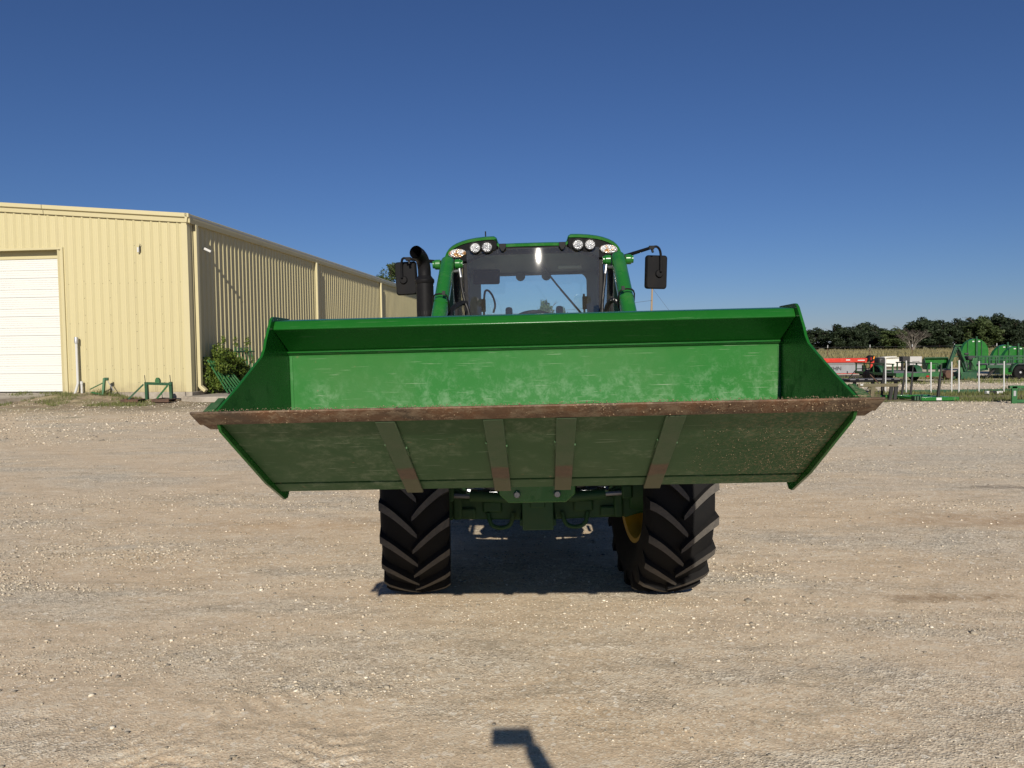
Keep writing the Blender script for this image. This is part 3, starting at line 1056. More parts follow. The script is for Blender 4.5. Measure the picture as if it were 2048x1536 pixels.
# wall fixtures
fx = thing('wall_light', 'small white light bracket high on the gable wall', 'light', shed_pt(-1.62, -0.03, 5.05), -BLD_A)
MB().box((0.0, -0.02, 0), (0.035, 0.03, 0.20)).build('bracket', 'steel_dark', fx)
MB().box((-0.035, -0.055, -0.04), (0.06, 0.06, 0.17)).build('housing', 'white', fx, bevel=0.01)
MB().tube([(0.0, -0.03, 0.09), (0.03, -0.04, 0.13), (0.03, -0.06, 0.16)], 0.010, 6).build('arm', 'steel_dark', fx)
fl = thing('security_camera', 'small white security camera on the side wall near the corner', 'camera', shed_pt(0.03, 1.0, 5.12), -BLD_A)
MB().tube([(0, 0, 0), (0.05, -0.01, 0.03), (0.10, -0.02, 0.0)], 0.016, 6).build('arm', 'white', fl)
MB().box((0.17, -0.03, -0.03), (0.24, 0.09, 0.085), (0, 0.45, 0.5)).build('housing', 'white', fl, bevel=0.015)
pp = thing('conduit_pipe', 'tall white pipe with a grey cap against the gable wall', 'pipe', shed_pt(-3.92, -0.16, 0.2), -BLD_A)
MB().tube([(-0.1, -0.05, 0.0), (-0.04, -0.02, 0.22), (0, 0, 0.4), (0, 0, 1.75)], 0.04, 10).build('pipe', 'white', pp)
MB().lathe([(1.74, 0.0), (1.74, 0.06), (1.92, 0.065), (1.95, 0.05), (1.95, 0.0)], 14, 'z').build('cap', 'galv', pp)
p2 = thing('conduit_stub', 'short white pipe beside the tall one at the gable wall', 'pipe', shed_pt(-3.80, -0.14, 0.2), -BLD_A)
MB().tube([(0, 0, 0.0), (0, 0, 0.38)], 0.035, 10).build('pipe', 'white', p2)
MB().lathe([(0.36, 0.0), (0.36, 0.046), (0.46, 0.046), (0.46, 0.0)], 12, 'z').build('coupling', 'white', p2)

# ------------------------------------------------------------------ tractor (local: x right, y away from the camera, z up; origin under the front axle)
TY, TROLL = R(1.9), 0.0130
tractor = thing('tractor', 'green farm tractor with front loader and wide bucket, facing the camera', 'tractor', (0.171, 5.0, 0.0))
tractor.rotation_euler = (0, -TROLL, -TY)


def tyre_and_rim(name, x, y, Rr, W, rimR, nl, steer, label=None):
    s = 1 if x > 0 else -1
    rim = MB()
    # dished disc and rim barrel, outer face towards +s
    prof = [(-0.40 * W, rimR + 0.012), (-0.42 * W, rimR + 0.03), (-0.40 * W, rimR), (-0.28 * W, rimR - 0.03), (0.28 * W, rimR - 0.03), (0.40 * W, rimR), (0.42 * W, rimR + 0.03), (0.44 * W, rimR + 0.012), (0.42 * W, rimR - 0.02), (0.26 * W, rimR - 0.055),
            (0.12 * W * s + 0.0, rimR - 0.10), (0.10 * W * s, 0.16), (0.02 * W * s, 0.15), (0.0, 0.0)]
    rim.lathe(prof, 40, 'x')
    w = rim.build(name, 'yellow', tractor, loc=(x, y, Rr - 0.012 + TROLL * -x), rot=(0, TROLL, steer))
    if label:
        tag(w, label)
    ty = MB()
    h = Rr - rimR
    half = [(0.36 * W, rimR - 0.01), (0.47 * W, rimR + 0.18 * h), (0.535 * W, rimR + 0.42 * h), (0.54 * W, rimR + 0.58 * h), (0.50 * W, rimR + 0.78 * h), (0.465 * W, Rr - 0.062), (0.40 * W, Rr - 0.05), (0.2 * W, Rr - 0.044)]
    ty.lathe([(-a, r) for a, r in half] + [(0, Rr - 0.042)] + half[::-1], 72, 'x')
    ty.build('tyre', 'rubber', w, smooth=50)
    # lugs: one curved bar from the middle to the shoulder, left and right hand
    for sd in (1, -1):
        m = MB()
        N = 7
        rows = []
        for i in range(N + 1):
            t = i / N
            a = sd * (-0.014 + t * (0.535 * W + 0.014))
            l = 0.20 * W / 0.42 * (1 - (1 - t) ** 1.35)
            wd = (0.0205 + 0.006 * t) * Rr / 0.70
            top = Rr - 0.022 * (abs(a) / (W / 2)) ** 2
            bot = Rr - 0.07
            if i == N:
                top, bot = Rr - 0.036, Rr - 0.135
            rows.append((a, l, wd, top, bot))
        # rounded inner nose
        vs = []
        for k, (a, l, wd, top, bot) in enumerate(rows):
            tt = wd * (0.62 if k == 0 else 1.0)
            for dl, r in ((-tt * 1.7, bot), (-tt, top), (tt, top), (tt * 1.7, bot)):
                ang = (l + dl) / Rr
                vs.append((a, -r * math.cos(ang), r * math.sin(ang)))
        fs = []
        for k in range(N):
            for j in range(3):
                p = 4 * k + j
                fs.append((p, p + 1, p + 5, p + 4))
        fs += [(0, 3, 2, 1), (4 * N, 4 * N + 1, 4 * N + 2, 4 * N + 3)]
        lm = m.add(vs, fs).mesh('lug', 'lug', 30)
        lm.materials.append(MT['rubber'])
        for p_ in lm.polygons:
            c_ = p_.center
            rad_ = Vector((0, c_.y, c_.z)).normalized()
            p_.material_index = 0 if p_.normal.dot(rad_) > 0.6 else 1
        for k in range(nl):
            lg = link('lug', lm, w)
            lg.rotation_euler = (2 * math.pi * (k + (0.5 if sd < 0 else 0.0)) / nl + 0.11, 0, 0)
    # hub
    hb = MB()
    hb.lathe([(0.02 * W * s, 0.0), (0.02 * W * s, 0.19), (0.30 * W * s, 0.16), (0.36 * W * s, 0.12), (0.36 * W * s, 0.0)], 24, 'x')
    hb.build('hub', 'yellow', w)
    return w


tyre_and_rim('front_wheel', -0.80, 0.0, 0.70, 0.385, 0.355, 20, R(6.5))
tyre_and_rim('front_wheel', 0.785, 0.0, 0.70, 0.385, 0.355, 20, R(6.2))
tyre_and_rim('rear_wheel', -0.93, 2.72, 0.90, 0.50, 0.50, 22, 0.0)
tyre_and_rim('rear_wheel', 0.93, 2.72, 0.90, 0.50, 0.50, 22, 0.0)

# front axle, bolster, weight bracket
ax = MB()
for s in (-1, 1):
    ax.beam((0.10 * s, 0, 0.53), (0.52 * s, 0, 0.55), 0.17, 0.13, h2=0.15)
    ax.beam((0.52 * s, 0, 0.56), (0.66 * s, 0, 0.63), 0.20, 0.20, h2=0.26)
    ax.lathe([(0.60 * s, 0.0), (0.60 * s, 0.17), (0.74 * s, 0.19), (0.76 * s, 0.0)], 24, 'x', (0, 0, 0.67))
    ax.span((0.50 * s, -0.12, 0.48), (0.56 * s, 0.1, 0.66))
    ax.box((0.30 * s, -0.09, 0.56), (0.13, 0.03, 0.08))
    ax.box((0.46 * s, -0.09, 0.52), (0.10, 0.05, 0.07))
axle = ax.build('front_axle', 'green_chassis', tractor, bevel=0.014)
for s in (-1, 1):
    lp = MB()
    lp.tube(smooth_path([(0.16 * s, -0.10, 0.52), (0.18 * s, -0.11, 0.45), (0.22 * s, -0.11, 0.425), (0.27 * s, -0.11, 0.425), (0.31 * s, -0.11, 0.45), (0.33 * s, -0.10, 0.52)], 4), 0.014, 8)
    lp.build('tie_loop', 'green_chassis', axle)
    rod = MB().tube([(0.18 * s, 0.18, 0.60), (0.66 * s, 0.2, 0.62)], 0.022, 8)
    rod.build('steering_rod', 'chrome', axle)
    for q in (0.24, 0.42):
        MB().lathe([(0.60, 0.0), (0.60, 0.016), (0.65, 0.016), (0.65, 0.026), (0.67, 0.026), (0.67, 0.0)], 8, 'z', (q * s, -0.06, 0)).build('bolt', 'steel_dark', axle)
cb = MB()
cb.span((-0.098, -0.33, 0.455), (0.098, 0.1, 0.70))
cb.span((-0.045, -0.345, 0.60), (0.045, -0.33, 0.70))
cb.span((-0.115, -0.30, 0.475), (0.115, -0.02, 0.52))
cb.build('weight_bracket', 'green_chassis', tractor, bevel=0.008)
bo = MB()
bo.prism([(-0.225, 0.95), (-0.225, 0.74), (-0.17, 0.69), (0.17, 0.69), (0.225, 0.74), (0.225, 0.95)], -0.62, -0.58, 'xz')
bo.span((-0.2, -0.58, 0.70), (0.2, 0.3, 0.92))
bol = bo.build('front_bolster', 'green', tractor, bevel=0.008)
for s in (-1, 1):
    MB().lathe([(-0.655, 0.0), (-0.655, 0.016), (-0.645, 0.021), (-0.62, 0.021)], 16, 'y', (0.118 * s, 0, 0.745)).build('bolt', 'chrome', bol)
ch = MB()
ch.span((-0.22, 0.3, 0.55), (0.22, 2.9, 1.0))
ch.span((-0.30, 2.2, 0.60), (0.30, 3.2, 1.15))
ch.span((-0.75, 2.62, 0.80), (0.75, 2.82, 1.0))
ch.span((-0.55, 0.9, 0.50), (-0.25, 1.9, 0.85))
ch.span((0.25, 0.9, 0.50), (0.55, 1.9, 0.85))
ch.build('chassis', 'green_chassis', tractor, bevel=0.02)
# hydraulic bits low behind the bucket, catching the sun
for x_, z0, z1, mt in ((0.435, 0.83, 0.72, 'chrome'), (0.50, 0.83, 0.72, 'chrome'), (-0.42, 0.86, 0.76, 'chrome')):
    MB().tube([(x_, 0.12, z1), (x_, 0.10, z0)], 0.014, 8).build('coupler', mt, tractor)
for x_ in (-0.33, 0.37):
    MB().box((x_, 0.22, 0.80), (0.12, 0.1, 0.16)).build('valve_block', 'green', tractor, bevel=0.012)
for i, pts in enumerate((((-0.42, 0.05, 0.9), (-0.40, 0.0, 0.74), (-0.34, 0.05, 0.66), (-0.2, 0.08, 0.64)), ((0.42, 0.05, 0.9), (0.38, -0.02, 0.72), (0.3, 0.05, 0.66), (0.18, 0.1, 0.66)),
                         ((0.30, -0.1, 0.95), (0.27, -0.14, 0.80), (0.25, -0.1, 0.68)), ((-0.22, -0.1, 0.95), (-0.25, -0.16, 0.78), (-0.26, -0.08, 0.66)))):
    MB().tube(smooth_path(pts), 0.010, 8).build('hose', 'hose', tractor)

for i, pts in enumerate((((-0.60, -0.05, 0.92), (-0.52, -0.1, 0.78), (-0.40, -0.12, 0.74), (-0.30, -0.05, 0.80)), ((0.60, -0.05, 0.92), (0.52, -0.1, 0.80), (0.42, -0.14, 0.74), (0.33, -0.05, 0.82)),
                         ((-0.14, -0.2, 0.92), (-0.16, -0.3, 0.78), (-0.12, -0.34, 0.70)), ((0.16, -0.25, 0.93), (0.18, -0.3, 0.80), (0.30, -0.1, 0.70), (0.5, 0.0, 0.68)))):
    MB().tube(smooth_path(pts), 0.012, 8).build('hose', 'hose', tractor)
for s in (-1, 1):
    MB().tube([(0.20 * s, -0.16, 0.63), (0.44 * s, -0.16, 0.645)], 0.034, 12).build('steering_cylinder', 'green_chassis', tractor)
    MB().tube([(0.44 * s, -0.16, 0.645), (0.60 * s, -0.15, 0.65)], 0.015, 10).build('cylinder_rod', 'chrome', tractor)
    MB().box((0.58 * s, -0.15, 0.66), (0.07, 0.07, 0.09)).build('steering_knuckle', 'green_chassis', tractor, bevel=0.012)
    MB().prism([(0.24 * s, 0.72), (0.42 * s, 0.72), (0.46 * s, 0.82), (0.40 * s, 0.94), (0.24 * s, 0.94)], -0.05, 0.0, 'xz').build('side_bracket', 'green', tractor, bevel=0.006)

# hood with grille
hd = MB()
secs = [(-0.50, 0.30, 1.50), (-0.40, 0.34, 1.58), (0.0, 0.37, 1.64), (0.8, 0.40, 1.70), (1.62, 0.43, 1.74)]
vs, fs = [], []
K = 9
for y_, hw, zt in secs:
    ring = [(-hw, 0.98), (-hw, zt - 0.20), (-hw * 0.93, zt - 0.09), (-hw * 0.7, zt - 0.025), (0, zt), (hw * 0.7, zt - 0.025), (hw * 0.93, zt - 0.09), (hw, zt - 0.20), (hw, 0.98)]
    vs += [(a, y_, b_) for a, b_ in ring]
for i in range(len(secs) - 1):
    for k in range(K - 1):
        fs.append((i * K + k, i * K + k + 1, (i + 1) * K + k + 1, (i + 1) * K + k))
fs += [tuple(range(K)), tuple(range((len(secs) - 1) * K, len(secs) * K))[::-1]]
hood = hd.add(vs, fs).build('hood', 'green', tractor, bevel=0.01)
gr = MB()
gr.span((-0.24, -0.52, 1.02), (0.24, -0.50, 1.40))
grl = gr.build('grille', 'black', tractor)
for k in range(9):
    MB().box((0, -0.53, 1.05 + k * 0.042), (0.46, 0.02, 0.012), (0.4, 0, 0)).build('grille_slat', 'black', grl)
for s in (-1, 1):
    MB().lathe([(-0.545, 0.0), (-0.545, 0.05), (-0.52, 0.06), (-0.50, 0.06)], 20, 'y', (0.14 * s, 0, 1.46)).build('headlamp', 'lamp', hood)

# ---- cab
cabm = MB()
def pil(a, b_, w, h):
    cabm.beam(a, b_, w, h, up=(0, 1, 0))
for s in (-1, 1):
    pil((0.615 * s, 1.86, 2.46), (0.575 * s, 1.62, 1.25), 0.05, 0.06)       # A
    pil((0.775 * s, 2.55, 2.44), (0.80 * s, 2.45, 1.10), 0.06, 0.07)       # B
    pil((0.70 * s, 3.25, 2.44), (0.74 * s, 3.25, 1.10), 0.13, 0.07)        # C
    cabm.beam((0.60 * s, 1.84, 2.44), (0.76 * s, 2.52, 2.42), 0.05, 0.07)
    cabm.beam((0.76 * s, 2.52, 2.42), (0.70 * s, 3.25, 2.42), 0.05, 0.07)
    cabm.beam((0.575 * s, 1.62, 1.22), (0.80 * s, 2.45, 1.10), 0.05, 0.10)
cabm.beam((-0.62, 1.85, 2.50), (0.62, 1.85, 2.50), 0.07, 0.06)
cabm.beam((-0.60, 1.62, 1.22), (0.60, 1.62, 1.22), 0.06, 0.12)
cabm.beam((-0.72, 3.25, 2.455), (0.72, 3.25, 2.455), 0.06, 0.09)
cabm.beam((-0.75, 3.25, 1.13), (0.75, 3.25, 1.13), 0.06, 0.12)
cabm.span((-0.78, 1.65, 1.0), (0.78, 3.2, 1.06))
cab = cabm.build('cab', 'black', tractor, bevel=0.012, loc=(0.0, 0.0, -0.013))

# roof: one profile across, rounded pods at the corners, lower in the middle
XP = [0.0, 0.15, 0.295, 0.308, 0.318, 0.342, 0.42, 0.505, 0.58, 0.635, 0.69, 0.73, 0.762, 0.785, 0.80, 0.805]
ZP = [2.560, 2.560, 2.558, 2.572, 2.606, 2.622, 2.622, 2.617, 2.608, 2.597, 2.580, 2.562, 2.538, 2.510, 2.478, 2.450]
full = [(-a, b_) for a, b_ in zip(XP[::-1], ZP[::-1])][:-1] + list(zip(XP, ZP))


def front_y(x):
    return 1.70 + 0.16 * (abs(x) / 0.8) ** 3 + (0.05 if abs(x) < 0.31 else 0.0)


def offset_line(line, d):
    out = []
    for i in range(len(line)):
        p, q = Vector(line[max(i - 1, 0)]), Vector(line[min(i + 1, len(line) - 1)])
        t = (q - p).normalized()
        out.append((line[i][0] + t.y * d, line[i][1] - t.x * d))
    return out


inner = offset_line(full, 0.034)
stations = [(0.0, -0.012), (0.03, 0.0), (0.5, 0.006), (1.1, 0.0), (1.45, -0.015), (1.60, -0.045)]
rm = MB()
n = len(full)
vs, fs = [], []
for dy, dz in stations:
    for (x_, z_) in full:
        vs.append((x_, front_y(x_) + dy * (3.33 - front_y(x_)) / 1.6, z_ + dz))
for (x_, z_), (xo, zo) in zip(inner, full):
    vs.append((x_, front_y(xo) + 0.004, z_))
for (x_, z_), (xo, zo) in zip(inner, full):
    vs.append((x_, 3.30, z_ - 0.03))
S = len(stations)
for i in range(S - 1):
    for k in range(n - 1):
        fs.append((i * n + k, i * n + k + 1, (i + 1) * n + k + 1, (i + 1) * n + k))
for k in range(n - 1):
    fs.append((k, S * n + k, S * n + k + 1, k + 1))
    fs.append((S * n + k, (S + 1) * n + k, (S + 1) * n + k + 1, S * n + k + 1))
    fs.append(((S - 1) * n + k, (S - 1) * n + k + 1, (S + 1) * n + k + 1, (S + 1) * n + k))
roof = rm.add(vs, fs).build('roof', 'green', cab, smooth=50)
# dark lamp pods under the roof corners
for s in (-1, 1):
    pod = [(0.318, 2.575), (0.345, 2.588), (0.42, 2.588), (0.505, 2.583), (0.58, 2.573), (0.635, 2.560), (0.685, 2.542), (0.725, 2.52), (0.75, 2.495), (0.765, 2.45), (0.762, 2.425),
           (0.66, 2.405), (0.60, 2.41), (0.52, 2.445), (0.42, 2.475), (0.335, 2.495), (0.318, 2.51)]
    k = len(pod)
    vs = [(x_ * s, front_y(x_) + 0.014, z_) for x_, z_ in pod] + [(x_ * s, front_y(x_) + 0.20, z_) for x_, z_ in pod]
    fs = [tuple(range(k)), tuple(range(k, 2 * k))[::-1]] + [(i, (i + 1) % k, (i + 1) % k + k, i + k) for i in range(k)]
    MB().add(vs, fs).build('lamp_pod', 'black', cab, smooth=30, bevel=0.006)
    for x_ in (0.405, 0.513):
        fy = front_y(x_)
        MB().lathe([(fy + 0.02, 0.052), (fy - 0.012, 0.052), (fy - 0.012, 0.044), (fy + 0.0, 0.043)], 24, 'y', (x_ * s, 0, 2.526)).build('lamp_ring', 'black_metal', cab)
        MB().lathe([(fy - 0.004, 0.0), (fy - 0.003, 0.025), (fy + 0.002, 0.0435)], 24, 'y', (x_ * s, 0, 2.526)).build('work_lamp', 'lamp', cab)
    fy = front_y(0.685)
    ov = MB()
    ov.lathe([(-0.018, 0.0), (-0.016, 0.5), (-0.004, 0.9), (0.012, 1.0)], 28, 'y')
    ov.v = [(a * 0.083 + 0.683 * s, b_ + fy + (abs(a * 0.083 + 0.683) - 0.683) * 0.35, c_ * 0.040 + 2.487) for a, b_, c_ in [(p[0] * s * 1.0, p[1], p[2]) for p in ov.v]] if s > 0 else \
           [(a * 0.083 - 0.683, b_ + fy + (0.683 - a * 0.083 - 0.683) * 0.35, c_ * 0.040 + 2.487) for a, b_, c_ in ov.v]
    ov.build('turn_lamp', 'lamp_amber', cab)
    br = MB()
    br.prism([(0.235, 2.548), (0.295, 2.548), (0.295, 2.515), (0.275, 2.482), (0.255, 2.482), (0.235, 2.515)], 1.70, 1.712, 'xz')
    br.v = [(a * s, b_, c_) for a, b_, c_ in br.v]
    br.build('roof_bracket', 'black_metal', cab, bevel=0.003)
MB().span((-0.31, 1.765, 2.505), (0.31, 1.82, 2.527)).build('visor_strip', 'black', cab)
MB().tube([(-0.43, 1.95, 2.60), (-0.43, 1.96, 2.70)], 0.006, 6).build('antenna', 'black', cab)
hl = MB()
hl.add([(-0.62, 1.86, 2.50), (0.62, 1.86, 2.50), (0.74, 2.5, 2.46), (0.70, 3.22, 2.43), (-0.70, 3.22, 2.43), (-0.74, 2.5, 2.46)], [(0, 1, 2, 3, 4, 5)])
hl.add([(-0.62, 1.86, 2.53), (0.62, 1.86, 2.53), (0.74, 2.5, 2.49), (0.70, 3.22, 2.46), (-0.70, 3.22, 2.46), (-0.74, 2.5, 2.49)], [(0, 1, 2, 3, 4, 5)])
hl.build('headliner', 'grey_plastic', cab)
# rear window surround with rounded upper corners
rw = MB()
ins = []
for k in range(7):
    a = math.pi / 2 * k / 6
    ins.append((0.575 - 0.09 + 0.09 * math.cos(a), 2.415 - 0.09 + 0.09 * math.sin(a)))
right = [(0.575, 1.16)] + ins
line = right + [(-a, b_) for a, b_ in right[::-1]]
outl = [(0.72, 1.16)] + [(0.72, 2.30)] * 2 + [(0.72, 2.46)] * 3 + [(0.60, 2.46)] * 2
outl = outl + [(-a, b_) for a, b_ in outl[::-1]]
k = len(line)
vs = []
for yy in (3.18, 3.22):
    vs += [(a, yy, b_) for a, b_ in line] + [(a, yy, b_) for a, b_ in outl]
fs = []
for i in range(k - 1):
    fs += [(i, i + 1, k + i + 1, k + i), (2 * k + i, 2 * k + i + 1, 3 * k + i + 1, 3 * k + i), (i, i + 1, 2 * k + i + 1, 2 * k + i)]
rw.add(vs, fs).build('rear_window_frame', 'grey_plastic', cab)
# glass
def pane(name, fn, nu, nv):
    m = MB()
    m.add([fn(i / nu, j / nv) for j in range(nv + 1) for i in range(nu + 1)],
          [(j * (nu + 1) + i, j * (nu + 1) + i + 1, (j + 1) * (nu + 1) + i + 1, (j + 1) * (nu + 1) + i) for j in range(nv) for i in range(nu)])
    return m.build(name, 'glass', cab, smooth=180)


def shield(u, v):
    x_ = (u * 2 - 1) * (0.56 + 0.035 * v)
    # lean back about 10.6 degrees near the top, a little more upright below, bowed forward in the middle
    y_ = 1.60 + 0.125 * v + 0.0545 * v * v - 0.055 * (1 - (u * 2 - 1) ** 2)
    return (x_, y_ + 0.0, 1.27 + 1.235 * v)


pane('windshield', shield, 24, 24)
for s in (-1, 1):
    pane('door_glass', lambda u, v: ((0.60 + 0.185 * u - 0.02 * (1 - v)) * s, 1.66 + 0.20 * v + (0.84 - 0.12 * v) * u, 1.20 + 1.22 * v), 4, 4)
    pane('side_glass', lambda u, v: ((0.79 - 0.06 * u) * s, 2.58 + 0.62 * u, 1.16 + 1.26 * v), 3, 3)
pane('rear_glass', lambda u, v: ((u * 2 - 1) * 0.60, 3.235, 1.18 + 1.25 * v), 3, 3)
# wiper, interior
wp = MB()
wp.tube([(0.03, 1.735, 2.42), (0.10, 1.73, 2.33)], [0.014, 0.010], 6)
wp.tube([(0.02, 1.735, 2.43), (0.21, 1.695, 2.17), (0.43, 1.65, 1.90)], [0.009, 0.008, 0.006], 6)
wp.tube([(0.24, 1.68, 2.13), (0.45, 1.655, 1.87)], 0.009, 6)
wp.build('wiper', 'black', cab)
st = MB()
st.lathe([(0.02 * math.sin(q), 0.19 + 0.016 * math.cos(q)) for q in [k * math.pi / 4 for k in range(8)]], 28, 'z', closed=True)
st.tube([(-0.18, 0, 0), (0, 0, -0.03), (0.18, 0, 0)], 0.014, 6)
st.tube([(0, 0, -0.03), (0, -0.1, -0.5)], 0.03, 8)
st.build('steering_wheel', 'black', cab, loc=(0.0, 2.15, 1.86), rot=(-0.5, 0, 0))
ds = MB().span((-0.22, 1.75, 1.2), (0.22, 2.0, 1.80))
ds.build('dashboard', 'grey_plastic', cab, bevel=0.05)
se = MB()
se.span((-0.25, 2.55, 1.35), (0.25, 3.0, 1.5))
se.box((0, 2.98, 1.68), (0.48, 0.13, 0.5), (-0.12, 0, 0))
se.build('seat', 'seat', cab, bevel=0.05)
for s in (-1, 1):
    MB().box((0.27 * s, 3.05, 1.88), (0.075, 0.05, 0.36), (-0.05, 0, 0)).build('seat_bolster', 'grey_plastic', cab, bevel=0.028)
    MB().tube(smooth_path([(0.51 * s, 2.65, 1.2), (0.51 * s, 2.63, 1.9), (0.50 * s, 2.62, 2.16), (0.47 * s, 2.6, 2.21), (0.42 * s, 2.58, 2.16), (0.39 * s, 2.56, 2.06), (0.41 * s, 2.55, 1.98)] if s < 0 else [(0.51, 2.65, 1.2), (0.51, 2.63, 1.8), (0.505, 2.62, 2.15)], 5), 0.011, 8).build('grab_handle', 'black', cab)
    MB().box((0.515 * s, 2.63, 2.06), (0.05, 0.04, 0.13)).build('handle_clamp', 'black', cab, bevel=0.006)
MB().box((-0.47, 2.55, 2.34), (0.27, 0.05, 0.15), (0.2, 0, 0.15)).build('interior_mirror', 'black', cab, bevel=0.02)
MB().box((0.36, 2.4, 2.40), (0.22, 0.16, 0.03), (0.1, 0, -0.1)).build('cab_light', 'white', cab, bevel=0.01)
for x_ in (-0.14, 0.14):
    MB().lathe([(3.17, 0.0), (3.165, 0.04), (3.18, 0.052)], 14, 'y', (x_, 0, 2.395)).build('window_hinge', 'grey_plastic', cab)

# fenders over the rear wheels
for s in (-1, 1):
    f_ = MB()
    pts = [(2.72 + 1.0 * math.cos(a), 0.90 + 1.0 * math.sin(a)) for a in [R(165 - 14 * k) for k in range(11)]]
    f_.sheet(pts, 0.03, 0.62 * s, 1.12 * s)
    f_.build('fender', 'green', tractor)

# exhaust stack
ex = MB()
EX = -0.862
ex.tube([(EX, 0.98, 1.15), (EX, 0.98, 2.145)], 0.069, 28)
exh = ex.build('exhaust_stack', 'black_metal', tractor)
MB().lathe([(2.13, 0.0), (2.135, 0.071), (2.145, 0.077), (2.165, 0.077), (2.18, 0.064), (2.20, 0.050)], 28, 'z', (EX, 0.98, 0)).build('collar', 'black_metal', exh)
pth = smooth_path([(EX, 0.98, 2.16), (EX - 0.001, 0.978, 2.25), (EX - 0.008, 0.955, 2.315), (EX - 0.022, 0.90, 2.352), (EX - 0.042, 0.83, 2.368)], 5)
el = MB()
el.tube(pth, 0.052, 24, caps=False)
el.tube([p for p in pth], 0.046, 24, caps=False)
pi = MB()
elb = el.build('elbow', 'black_metal', exh, smooth=60)
hs = MB()
for row, zz, ns in ((0, 1.90, 9), (1, 1.86, 9)):
    for k in range(ns):
        a = R(-150 + 15 * k + 7 * row)
        hs.box((EX + 0.0695 * math.cos(a), 0.98 + 0.0695 * math.sin(a), zz), (0.004, 0.009, 0.03), (0, 0, a))
tag(hs.build('vent_slots', 'hose', exh), kind='stuff')

# mirrors
for s, tip, mc in ((-1, (-1.125, 1.80, 2.435), (-1.165, 1.86, 2.268)), (1, (1.065, 1.80, 2.475), (1.12, 1.86, 2.262))):
    mh = MB()
    w2, h2 = 0.101, 0.152
    rows = []
    for yy, k in ((0.0, 0.86), (0.012, 0.96), (0.03, 1.0), (0.055, 0.97)):
        ring = []
        for cx, cz, a0 in ((1, 1, 0), (-1, 1, 90), (-1, -1, 180), (1, -1, 270)):
            for q in range(5):
                a = R(a0 + 22.5 * q)
                ring.append(((cx * (w2 - 0.025) + 0.025 * math.cos(a)) * k, yy, (cz * (h2 - 0.025) + 0.025 * math.sin(a)) * (0.5 + k / 2)))
        rows.append(ring)
    nn = len(rows[0])
    vs = [p for r_ in rows for p in r_]
    fs = [(i * nn + j, i * nn + (j + 1) % nn, (i + 1) * nn + (j + 1) % nn, (i + 1) * nn + j) for i in range(len(rows) - 1) for j in range(nn)]
    fs += [tuple(range(nn))[::-1], tuple(range((len(rows) - 1) * nn, len(rows) * nn))]
    mir = mh.add(vs, fs).build('mirror', 'black', tractor, loc=mc, rot=(0.04, 0.03 * s, R(9) if s > 0 else R(-4)), smooth=40)
    pv = MB().lathe([(-0.022, 0.0), (-0.02, 0.03), (0.004, 0.04)], 18, 'y', (0.02 * s, 0, -0.015)).build('mirror_pivot', 'black', mir)
    arm = MB()
    joint = Vector(tip)
    end = Vector(mc) + Vector((0.03 * s, -0.03, 0.0))
    arm.tube([(0.78 * s, 2.0, 2.41), joint], [0.018, 0.014], 8)
    arm.tube(smooth_path([joint, joint + Vector((0.05 * s, 0.0, 0.005)), Vector((end.x + 0.0 * s, end.y, joint.z - 0.05)), end], 5), 0.011, 8)
    arm.box(joint, (0.045, 0.04, 0.03))
    arm.tube([joint, joint + Vector((0.01, -0.01, -0.045))], 0.011, 6)
    arm.build('mirror_arm', 'black_metal', tractor)

